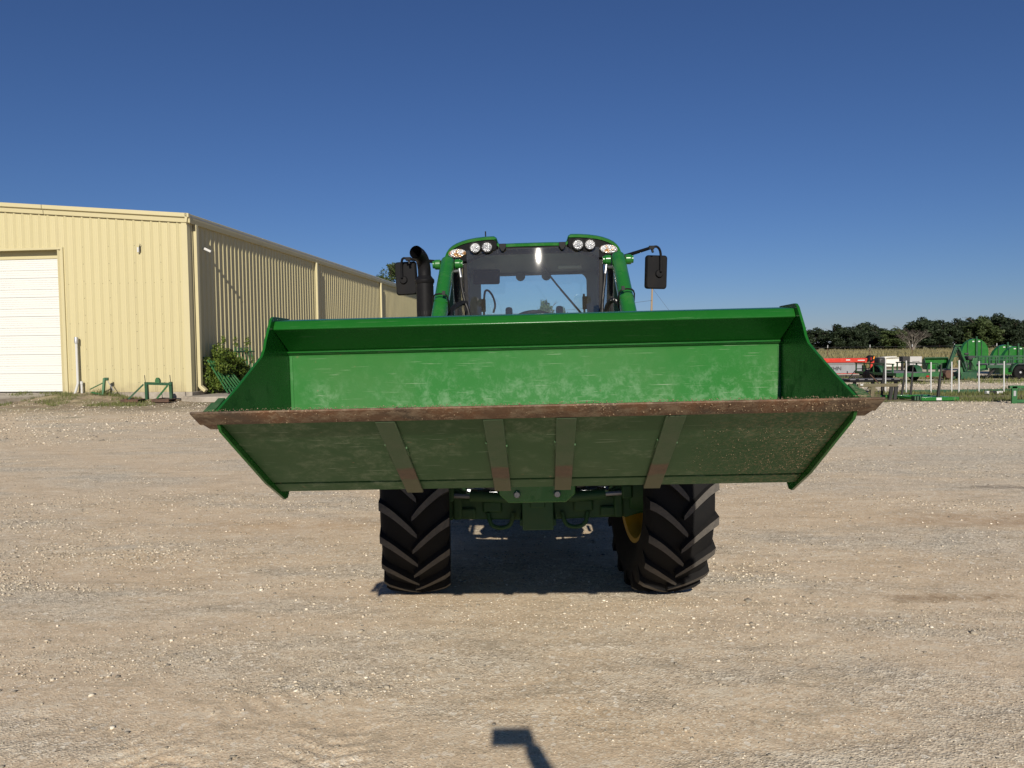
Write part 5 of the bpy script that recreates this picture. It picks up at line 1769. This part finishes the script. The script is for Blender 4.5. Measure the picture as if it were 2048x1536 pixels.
# small green trailer seen from behind
ta = local_root('utility_trailer', 'small green trailer with a grey deck standing behind the white stakes', 'trailer', 1838, 765, 0.05)
for k in range(7):
    MB().span((-0.92 + k * 0.27, 0.05, 0.36), (-0.66 + k * 0.27, 3.4, 0.39)).build('deck_board', 'deck_grey', ta)
MB().span((-0.98, 0.0, 0.24), (1.0, 0.06, 0.40)).build('rear_sill', 'green_dull', ta, bevel=0.006)
for x_ in (-0.98, 0.95):
    MB().span((x_, 0.06, 0.28), (x_ + 0.05, 3.4, 0.40)).build('side_sill', 'green_dull', ta)
    MB().span((x_, 0.2, 0.74), (x_ + 0.04, 3.4, 0.79)).build('side_rail', 'green_dull', ta)
    for y_ in (0.3, 1.0, 1.8, 2.6, 3.3):
        MB().span((x_, y_ - 0.03, 0.40), (x_ + 0.045, y_ + 0.03, 0.74)).build('stanchion', 'green_dull', ta)
    f_ = MB()
    s = -1 if x_ < 0 else 1
    f_.sheet([(1.7 + 0.42 * math.cos(a), 0.33 + 0.34 * math.sin(a)) for a in [R(180 - 18 * k) for k in range(11)]], 0.02, x_ - 0.02 * s, x_ - 0.28 * s)
    f_.build('fender', 'green_dark', ta)
    wheel_small(ta, x_ - 0.15 * s, 1.7, 0.30, 0.2)
for z_ in (0.41, 0.74):
    MB().span((0.50, 0.02, z_), (0.99, 0.05, z_ + 0.035)).build('gate_rail', 'green_dull', ta)
for x_ in (0.50, 0.72, 0.955):
    MB().span((x_, 0.02, 0.445), (x_ + 0.035, 0.05, 0.74)).build('gate_bar', 'green_dull', ta)
MB().span((0.30, -0.02, 0.22), (0.42, -0.001, 0.29)).build('tail_lamp', 'tail_red', ta)
# two black drums beside it
for i, (px_, lab) in enumerate(((1759, 'left of the two black drums lying beside the green trailer'), (1777, 'right of the two black drums lying beside the green trailer'))):
    dr = local_root('drum', lab, 'drum', px_, 762, 0.15, 'drums beside the trailer')
    b_ = MB().lathe([(0.02, 0.0), (0.02, 0.19), (0.0, 0.21), (0.0, 0.235), (0.25, 0.235), (0.27, 0.245), (0.29, 0.235), (0.56, 0.235), (0.58, 0.245), (0.60, 0.235), (0.85, 0.235), (0.85, 0.0)], 24, 'y', (0, 0, 0.245))
    b_.build('barrel', 'black' if i == 0 else 'green_dark', dr)
    MB().lathe([(-0.012, 0.0), (-0.012, 0.185), (0.019, 0.185)], 24, 'y', (0, 0, 0.245)).build('lid', 'black', dr)

# white tank box, grey block, far green bucket
tb = local_root('white_box', 'white crate with a loose lid and dark end beyond the drums', 'crate', 1783, 737, 0.05)
MB().span((-0.35, 0.0, 0.12), (0.75, 0.8, 0.62)).build('body', 'offwhite', tb, bevel=0.02)
MB().span((-0.85, -0.02, 0.12), (-0.36, 0.8, 0.72)).build('end_box', 'steel_dark', tb, bevel=0.12)
MB().box((0.05, 0.35, 0.70), (1.15, 0.8, 0.05), (0.02, 0.03, 0.06)).build('lid', 'offwhite', tb, bevel=0.01)
MB().box((0.0, 0.35, 0.77), (0.8, 0.6, 0.04), (0.0, -0.05, -0.1)).build('loose_board', 'offwhite', tb, bevel=0.01)
MB().span((-0.80, 0.05, 0.0), (0.7, 0.7, 0.11)).build('pallet', 'bark', tb)
gb = local_root('slotted_box', 'grey weathered box with a slot on a dark stand beyond the small trailer', 'box', 1823, 742, 0.0)
pts = MB()
pts.span((-0.10, 0.0, 0.30), (0.60, 0.06, 0.48))
pts.span((-0.10, 0.0, 0.58), (0.60, 0.06, 0.86))
pts.span((-0.10, 0.0, 0.48), (0.04, 0.06, 0.58))
pts.span((0.46, 0.0, 0.48), (0.60, 0.06, 0.58))
pts.span((-0.10, 0.06, 0.30), (0.60, 0.5, 0.86))
pts.build('box', 'grey_block', gb)
MB().span((-0.52, 0.0, 0.56), (-0.11, 0.45, 0.87)).build('side_box', 'steel_dark', gb, bevel=0.01)
for x_ in (-0.48, -0.05, 0.52):
    MB().span((x_, 0.1, 0.0), (x_ + 0.06, 0.3, 0.30 if x_ > -0.1 else 0.56)).build('leg', 'steel_dark', gb)
fb = local_root('loader_bucket', 'bright green loader bucket standing alone beyond the trailers', 'bucket', 1880, 739, 0.0)
MB().sheet([(0.0, 0.05), (0.5, 0.03), (0.62, 0.12), (0.62, 0.62), (0.45, 0.72)], 0.03, -0.72, 0.72).build('shell', 'green', fb)
for s in (-1, 1):
    MB().prism([(0.0, 0.05), (0.5, 0.02), (0.66, 0.10), (0.66, 0.62), (0.43, 0.74), (0.30, 0.45)], 0.72 * s, 0.75 * s, 'yz').build('side_plate', 'green_dark', fb)
MB().span((-0.72, 0.38, 0.70), (0.72, 0.50, 0.76)).build('top_rim', 'green_dark', fb)

# backhoe attachment
bh = local_root('backhoe', 'dark green backhoe attachment with folded boom and black seat', 'backhoe', 1935, 760, 0.0)
def bpt(px_, py_, dy=0.0):
    p = at(px_, py_, bh.location.y + dy)
    return (p.x - bh.location.x, dy, max(0.02, p.z))
MB().beam(bpt(1908, 755), bpt(1909, 756, 0.9), 0.1, 0.1).build('base_bar', 'green_dark', bh)
MB().span((-0.30, 0.0, 0.04), (0.42, 0.6, 0.34)).build('base_frame', 'green_dark', bh, bevel=0.02)
MB().beam(bpt(1932, 742, 0.2), bpt(1914, 692, 0.2), 0.16, 0.20, h2=0.14).build('boom', 'green_dark', bh, bevel=0.015)
MB().beam(bpt(1914, 690, 0.1), bpt(1895, 738, 0.1), 0.12, 0.17, h2=0.10).build('dipper_arm', 'green_dark', bh, bevel=0.012)
MB().tube([bpt(1917, 694, 0.0), bpt(1930, 722, 0.0)], 0.045, 8).build('boom_cylinder', 'green_dull', bh)
MB().tube([bpt(1930, 722, 0.0), bpt(1934, 735, 0.0)], 0.02, 8).build('cylinder_rod', 'chrome', bh)
MB().tube([bpt(1910, 691, 0.0), bpt(1924, 690, 0.0)], 0.03, 6).build('head_link', 'green_dull', bh)
for a, b_ in (((1913, 700), (1921, 724)), ((1916, 697), (1919, 712))):
    MB().tube(smooth_path([bpt(*a, -0.1), bpt((a[0] + b_[0]) / 2 + 4, (a[1] + b_[1]) / 2, -0.15), bpt(*b_, -0.1)], 4), 0.014, 6).build('hose', 'hose', bh)
dgb = MB()
dgb.prism([(bpt(1891, 738)[0], 0.42), (bpt(1903, 736)[0], 0.45), (bpt(1905, 748)[0], 0.2), (bpt(1899, 757)[0], 0.04), (bpt(1890, 752)[0], 0.12), (bpt(1888, 744)[0], 0.3)], -0.1, 0.35, 'xz')
dgb.build('digging_bucket', 'rust', bh, bevel=0.02)
MB().beam(bpt(1921, 735, 0.1), bpt(1926, 757, 0.1), 0.11, 0.08).build('stabilizer', 'green_dull', bh)
MB().tube([bpt(1915, 722, -0.1), bpt(1924, 752, -0.1)], 0.03, 6).build('stabilizer_cylinder', 'green_dull', bh)
MB().beam(bpt(1944, 740, 0.3), bpt(1947, 716, 0.3), 0.25, 0.2).build('console', 'green_dull', bh, bevel=0.02)
MB().beam(bpt(1953, 740, 0.2), bpt(1944, 722, 0.2), 0.10, 0.12).build('seat_post', 'green_dull', bh, bevel=0.02)
MB().box((bpt(1951, 716)[0], 0.4, bpt(1951, 716)[2]), (0.32, 0.35, 0.20)).build('seat', 'seat', bh, bevel=0.06)
MB().box((bpt(1947, 708)[0], 0.5, bpt(1947, 708)[2]), (0.20, 0.1, 0.10)).build('seat_back', 'seat', bh, bevel=0.04)
for k in range(4):
    MB().tube([bpt(1937 + 3 * k, 740, -0.02), bpt(1933 + 4 * k, 722 + 2 * k, -0.05)], 0.012, 5).build('lever', 'steel_dark', bh)

# rotary cutter decks stood on edge
def deck(px_, py_, wid, hgt, label, dep=0.22):
    r_ = local_root('cutter_deck', label, 'mower deck', px_, py_, 0.06, 'rotary cutter decks stood on edge')
    hw = wid / 2
    pts = [(-hw, 0.0)] + [(-hw * math.cos(a), hgt - hw + hw * math.sin(a)) for a in [math.pi * k / 20 for k in range(21)]] + [(hw, 0.0)]
    MB().prism(pts, 0.0, 0.025, 'xz').build('deck_plate', 'green', r_)
    rimm = MB()
    n_ = len(pts)
    vs = [(x_, 0.026, z_) for x_, z_ in pts] + [(x_, dep, z_) for x_, z_ in pts] + [(x_ * 0.97, dep, z_ * 0.985) for x_, z_ in pts] + [(x_ * 0.97, 0.026, z_ * 0.985) for x_, z_ in pts]
    rimm.add(vs, [(i + q_ * n_, i + 1 + q_ * n_, i + 1 + (q_ + 1) % 4 * n_, i + (q_ + 1) % 4 * n_) for i in range(n_ - 1) for q_ in range(4)])
    rimm.build('skirt', 'green', r_)
    for x_ in (-0.30 * wid, 0.06 * wid, 0.22 * wid):
        MB().span((x_ - 0.02, -0.05, 0.25), (x_ + 0.02, -0.001, hgt * 0.93)).build('rib', 'green_dark', r_)
    MB().span((-0.02, -0.09, 0.6), (0.05, -0.03, hgt + 0.14)).build('mast', 'green_dark', r_)
    MB().span((-hw * 0.95, -0.03, 0.62), (hw * 0.95, -0.001, 0.65)).build('cross_rib', 'green', r_)
    for x_ in (-0.09 * wid, 0.13 * wid):
        MB().span((x_ - 0.05, -0.012, hgt * 0.90), (x_ + 0.06, -0.001, hgt * 0.935)).build('decal', 'white', r_)
    MB().box((0.1, -0.1, 0.45), (0.3, 0.2, 0.25)).build('gearbox', 'green_dark', r_, bevel=0.03)
    return r_


deck(1950, 741, 1.62, 1.86, 'large round-topped green cutter deck on edge behind the backhoe')
deck(2012, 746, 1.55, 1.50, 'left round-topped green cutter deck of the pair by the right trailer')
deck(2033, 749, 1.45, 1.42, 'right round-topped green cutter deck of the pair by the right trailer')

# flatbed trailer running out of the picture on the right
tr_ = local_root('flatbed_trailer', 'dark green railed trailer with a wheel at the right edge', 'trailer', 2010, 758, 0.0)
k_ = tr_.location.y / F_PX
for j in range(6):
    MB().span((-0.75, 0.1 + j * 0.3, 0.62), (2.6, 0.385 + j * 0.3, 0.66)).build('deck_board', 'deck_grey', tr_)
MB().span((-0.80, 0.0, 0.50), (2.6, 0.09, 0.63)).build('side_sill', 'green_dark', tr_)
for y_ in (0.0, 1.9):
    MB().span((-1.2, y_, 0.97), (2.6, y_ + 0.05, 1.02)).build('top_rail', 'green_dark', tr_)
    MB().span((-0.75, y_ + 0.01, 0.84), (2.6, y_ + 0.045, 0.875)).build('mid_rail', 'green_dark', tr_)
    for x_ in (-0.72, -0.42, 0.0, 0.32, 0.9, 1.5, 2.1):
        MB().span((x_, y_ + 0.005, 0.64), (x_ + 0.06, y_ + 0.055, 0.97)).build('stanchion', 'green_dark', tr_)
MB().beam((-0.7, 0.1, 0.46), (-1.7, 0.9, 0.22), 0.08, 0.1).build('tongue', 'green_dark', tr_)
MB().beam((-0.7, 1.8, 0.46), (-1.7, 0.95, 0.22), 0.08, 0.1).build('tongue', 'green_dark', tr_)
MB().beam((-0.3, 0.2, 0.5), (-0.75, 0.15, 0.05), 0.06, 0.08).build('ramp_leg', 'steel_dark', tr_)
for x_ in (0.55, 1.3):
    wheel_small(tr_, x_, -0.12, 0.30, 0.2, 'y')
fm = MB()
arc = [(0.55 - 0.42 * math.cos(a), 0.30 + 0.42 * math.sin(a)) for a in [R(15 * k) for k in range(8)]]
arc += [(1.3 + 0.42 * math.cos(R(75 - 15 * k)), 0.30 + 0.42 * math.sin(R(75 - 15 * k))) for k in range(6)]
vs = [(x_, -0.26, z_) for x_, z_ in arc] + [(x_, 0.0, z_) for x_, z_ in arc]
n_ = len(arc)
fm.add(vs, [(i, i + 1, n_ + i + 1, n_ + i) for i in range(n_ - 1)])
fmo = fm.build('fender', 'green_dark', tr_)
sol = fmo.modifiers.new('thick', 'SOLIDIFY')
sol.thickness = 0.02

# ------------------------------------------------------------------ fence, pole, trees
fe = thing('wire_fence', 'wire fence on thin steel posts along the meadow', 'fence', (0, 78, -0.05))
FX = []
for k in range(14):
    px_ = 1655 + 84.5 * (k - 6)
    p = at(px_, 700, 78)
    FX.append(p.x)
    MB().tube([(p.x, 0, 0), (p.x + 0.02, 0, 1.35)], 0.035, 6).build('post', 'rust', fe)
    MB().tube([(p.x + 0.02, 0, 1.35), (p.x + 0.02, 0, 1.62)], 0.037, 6).build('post_tip', 'white', fe)
for z_ in (0.35, 0.7, 1.05, 1.4):
    MB().tube([(FX[0], 0.05, z_), (FX[-1], 0.05, z_)], 0.008, 4).build('wire', 'wire', fe)

up_ = at(1300, 690, 120)
po = thing('utility_pole', 'wooden utility pole rising behind the right mirror', 'pole', (up_.x, 120, -0.05), 0.0)
MB().tube([(0, 0, 0), (0.20, 0, 6), (0.42, 0, 12.0)], [0.20, 0.17, 0.13], 10).build('shaft', 'pole_wood', po)
MB().box((0.40, -0.15, 11.4), (2.2, 0.1, 0.12)).build('crossarm', 'pole_wood', po)
for x_ in (-0.5, 1.3):
    MB().lathe([(11.46, 0.0), (11.46, 0.05), (11.62, 0.06), (11.66, 0.0)], 8, 'z', (x_, -0.15, 0)).build('insulator', 'grey_plastic', po)
MB().tube([(0.40, 0, 11.0), (8.3, -1, 0.0)], 0.018, 4).build('guy_wire', 'wire', po)
pw = thing('power_line', 'thin overhead wire running left from the utility pole', 'wire', (up_.x, 120, 0))
w0 = Vector((0.28, -0.18, 9.0))
MB().tube([w0 + Vector((-50 * t, 6 * t, -1.3 * 4 * t * (1 - t) - 1.0 * t)) for t in [k / 16 for k in range(17)]], 0.022, 4).build('wire', 'wire', pw)


def crown_proto(seed, dense):
    q = random.Random(seed)
    cl = []
    for k in range(34):
        a = q.random() * 6.28
        rr = 3.7 * math.sqrt(q.random())
        zc = q.uniform(0.7, 8.4)
        lim = 1.0 - max(0, (zc - 4.5) / 6.5) ** 2
        cl.append((rr * lim * math.cos(a), rr * lim * math.sin(a), zc, q.uniform(0.9, 1.75), q.uniform(0.75, 1.35)))
    cl.append((0, 0, 8.6, 1.3, 1.2))
    return leaf_soup(cl, dense, 0.33, seed)


PROTO = []
for sd in range(5):
    Q, F = crown_proto(40 + sd, 6000)
    md = fast_mesh('crown', Q, F, 4, 'leaf_dark')
    mm = md.copy()
    mm.materials.clear()
    mm.materials.append(MT['leaf_mid'])
    trk = branchy(60 + sd, 9.0, 0.26, 2.6, 6)[0].mesh('trunk', 'bark')
    PROTO.append((md, mm, trk))


def tree(px, topy, halfw, Y, i, label, mid=False, base_px=702, name='oak_tree', group='trees along the far side of the meadow'):
    b_ = at(px, base_px, Y)
    h_ = at(px, topy, Y).z
    r_ = halfw / F_PX * Y
    t_ = thing(name, label, 'tree', (b_.x, Y, -0.05), rnd.random() * 6.28, group)
    sx, sz = r_ / 4.3, h_ / 9.9
    md, mm, trk = PROTO[i % 5]
    for nm, dat in (('crown', mm if mid else md), ('trunk', trk)):
        o = link(nm, dat, t_)
        o.scale = (sx, sx, sz)
    return t_


TL = [(1600, 660, 26, 250, 'leftmost low tree of the far tree line, beside the bucket'), (1632, 654, 24, 246, 'low round tree second from the bucket in the far tree line'),
      (1674, 647, 28, 240, 'broad dark tree above the left fence post'), (1706, 652, 22, 236, 'small dark tree in the dip of the tree line'),
      (1731, 643, 27, 250, 'rounded dark tree above the red mower end post'), (1766, 656, 24, 238, 'low dark tree over the white crate'),
      (1790, 655, 26, 225, 'yellowish green tree left of the bare tree'), (1816, 648, 28, 245, 'lighter green tree behind the bare tree'),
      (1843, 633, 30, 240, 'tall dark tree behind the bare tree'), (1878, 639, 30, 236, 'broad dark tree above the far green bucket'),
      (1913, 636, 26, 243, 'dark tree rising above the backhoe boom'), (1938, 634, 24, 252, 'dark tree behind the large cutter deck'),
      (1964, 630, 30, 238, 'tall dark tree right of the large cutter deck'), (1996, 625, 32, 244, 'tallest dark tree of the far tree line'),
      (2028, 637, 26, 236, 'dark tree above the pair of cutter decks'), (2052, 639, 28, 246, 'dark tree cut by the right edge of the picture'),
      (2096, 634, 34, 244, 'dark tree just past the right edge of the picture')]
for i, (px_, ty_, hw, Y_, lab) in enumerate(TL):
    tree(px_, ty_, hw * 1.12, Y_, i, lab, mid=i in (6, 7, 12))
for i, (px_, ty_, hw, Y_, lab) in enumerate(((1090, 598, 30, 230, 'round tree seen through the tractor cab glass'), (1126, 612, 18, 236, 'smaller tree seen through the cab glass beside the seat'))):
    tree(px_, ty_, hw, Y_, i + 2, lab, mid=True, name='distant_tree', group='trees seen through the cab')
# the wood goes on behind the tractor
q = random.Random(31)
cl = []
for k in range(260):
    Y_ = q.uniform(238, 262)
    px_ = q.uniform(1130, 1600)
    p = at(px_, 700, Y_)
    top = 4.5 + 2.5 * vnoise(np.array([px_ * 0.02]), np.array([3.0]))[0]
    cl.append((p.x, Y_, q.uniform(0.8, top), q.uniform(1.4, 2.6), q.uniform(1.1, 1.9)))
Q, F = leaf_soup(cl, 15000, 0.5, 33)
tag(link('far_wood', fast_mesh('far_wood', Q, F, 4, 'leaf_dark')), 'dark far-off wood continuing behind the tractor', 'wood', kind='stuff')
# leafy tree behind the shed, with smaller leaves because it stands nearer
tb_ = at(788, 700, 92)
tn = thing('shade_tree', 'leafy green tree rising above the shed roof beside the left mirror', 'tree', (tb_.x, 92, 0))
q = random.Random(77)
cl = []
for k in range(40):
    a, rr = q.random() * 6.28, 2.3 * math.sqrt(q.random())
    zc = q.uniform(6.5, 11.6)
    cl.append((rr * math.cos(a) * (1 - max(0, zc - 10) / 3), rr * math.sin(a), zc, q.uniform(0.45, 0.95), q.uniform(0.4, 0.8)))
Q, F = leaf_soup(cl, 13000, 0.12, 78)
link('crown', fast_mesh('crown', Q, F, 4, 'leaf_mid'), tn)
branchy(79, 11.5, 0.28, 2.0, 8)[0].build('trunk', 'bark', tn)
# bare pale tree
bt_ = at(1824, 700, 205)
bt = thing('bare_tree', 'leafless pale tree with fanned limbs before the far tree line', 'tree', (bt_.x, 205, -0.05))
q = random.Random(9)
lm = MB()
tw = []
for k in range(8):
    a = -1.0 + 2.0 * k / 7
    base = Vector((-0.4 + 0.11 * k, q.uniform(-0.3, 0.3), 0))
    e = base + Vector((math.sin(a) * 3.2, q.uniform(-0.8, 0.8), 2.6 + 1.6 * math.cos(a) + q.uniform(-0.3, 0.3)))
    c_ = base.lerp(e, 0.45) + Vector((-math.sin(a) * 0.35, 0, 0.45))
    lm.tube(smooth_path([base, c_, e], 4), [0.14 - 0.014 * i for i in range(9)], 5)
    for w in range(9):
        s_ = base.lerp(c_, q.random()) if w < 2 else c_.lerp(e, q.random())
        e2 = s_ + Vector((math.sin(a) * 0.9 + q.uniform(-1.1, 1.1), q.uniform(-0.6, 0.6), q.uniform(0.4, 1.5)))
        lm.tube([s_, e2], [0.05, 0.015], 4)
        tw.append((e2.x, e2.y, e2.z, 0.55, 0.45))
lm.build('limbs', 'bark_pale', bt)
Q, F = leaf_soup(tw, 3800, 0.30, 13)
# slim the leaf quads into twigs
Q = Q.reshape(-1, 4, 3)
mid_ = Q.mean(1, keepdims=True)
Q[:, 1::2] = mid_ + (Q[:, 1::2] - mid_) * 0.10
tgo = link('twigs', fast_mesh('twigs', Q.reshape(-1, 3), F, 4, 'twig'), bt)
tag(tgo, kind='stuff')

# ------------------------------------------------------------------ the photographer, outside the picture, whose arm and phone shade the gravel
pe = thing('person', 'person holding up a phone, seen only as a shadow on the gravel', 'person', (0.22, -0.76, 0.0))


def skin_mesh(name, joints, edges, mat, parent, sub=2, root=0):
    me = bpy.data.meshes.new(name)
    me.from_pydata([j[:3] for j in joints], edges, [])
    o = link(name, me, parent)
    sk_ = o.modifiers.new('skin', 'SKIN')
    for i, j in enumerate(joints):
        me.skin_vertices[0].data[i].radius = (j[3], j[3] if len(j) < 5 else j[4])
        me.skin_vertices[0].data[i].use_root = i == root
    sb_ = o.modifiers.new('sub', 'SUBSURF')
    sb_.levels = sb_.render_levels = sub
    me.materials.append(MT[mat])
    sk_.use_smooth_shade = True
    return o


# joints: x, y, z, radius (person origin at the feet; faces +y, right arm forward with the phone)
J = [(0, 0, 0.98, 0.15, 0.11), (0, 0, 1.18, 0.14, 0.10), (0, 0.01, 1.40, 0.16, 0.11), (0, 0.02, 1.50, 0.065), (0, 0.04, 1.60, 0.085), (0, 0.04, 1.70, 0.085),
     (-0.09, 0, 0.90, 0.09), (-0.10, 0.02, 0.50, 0.062), (-0.10, -0.01, 0.09, 0.045), (-0.10, 0.12, 0.04, 0.04),
     (0.09, 0, 0.90, 0.09), (0.10, 0.03, 0.50, 0.062), (0.10, -0.02, 0.09, 0.045), (0.10, 0.12, 0.04, 0.04),
     (0.19, 0.01, 1.42, 0.062), (0.19, 0.26, 1.27, 0.055), (-0.115, 0.62, 1.530, 0.040), (-0.165, 0.705, 1.595, 0.048, 0.034),
     (-0.19, 0.01, 1.42, 0.062), (-0.26, 0.0, 1.14, 0.046), (-0.25, 0.08, 0.90, 0.030), (-0.25, 0.10, 0.83, 0.028, 0.018)]
E = [(0, 1), (1, 2), (2, 3), (3, 4), (4, 5), (0, 6), (6, 7), (7, 8), (8, 9), (0, 10), (10, 11), (11, 12), (12, 13), (2, 14), (14, 15), (15, 16), (16, 17), (2, 18), (18, 19), (19, 20), (20, 21)]
body = skin_mesh('body', J, E, 'denim', pe)
for hand, root, dirs in (((-0.155, 0.70, 1.60), 0, [((-0.055, 0.03, 0.015), (-0.03, 0.04, 0.045)), ((-0.062, 0.035, 0.0), (-0.04, 0.05, 0.025)), ((-0.06, 0.035, -0.015), (-0.045, 0.05, 0.005)), ((-0.05, 0.03, -0.028), (-0.04, 0.045, -0.015)), ((0.0, -0.01, 0.04), (-0.03, -0.005, 0.065))]),
                         ((-0.25, 0.105, 0.81), 0, [((0.01, 0.02, -0.06), (0.01, 0.035, -0.10)), ((0.003, 0.02, -0.065), (0.004, 0.035, -0.11)), ((-0.006, 0.018, -0.06), (-0.005, 0.03, -0.10)), ((-0.014, 0.015, -0.05), (-0.014, 0.025, -0.085)), ((0.03, 0.03, -0.02), (0.035, 0.05, -0.05))])):
    hv = Vector(hand)
    for a, b_ in dirs:
        skin_mesh('finger', [(*hv, 0.011), (*(hv + Vector(a)), 0.0095), (*(hv + Vector(b_)), 0.008)], [(0, 1), (1, 2)], 'skin', pe, 1)
cp = MB()
cp.lathe([(1.70, 0.105), (1.75, 0.10), (1.785, 0.06), (1.795, 0.0)], 20, 'z', (0, 0.04, 0))
cp.build('cap', 'denim', pe)
ph_ = MB().box((-0.240, 0.745, 1.60), (0.165, 0.010, 0.080))
ph = thing('phone', 'phone held in the raised hand, seen only as a block of shadow', 'phone', tuple(pe.location))
ph_.build('body', 'black', ph, bevel=0.003)
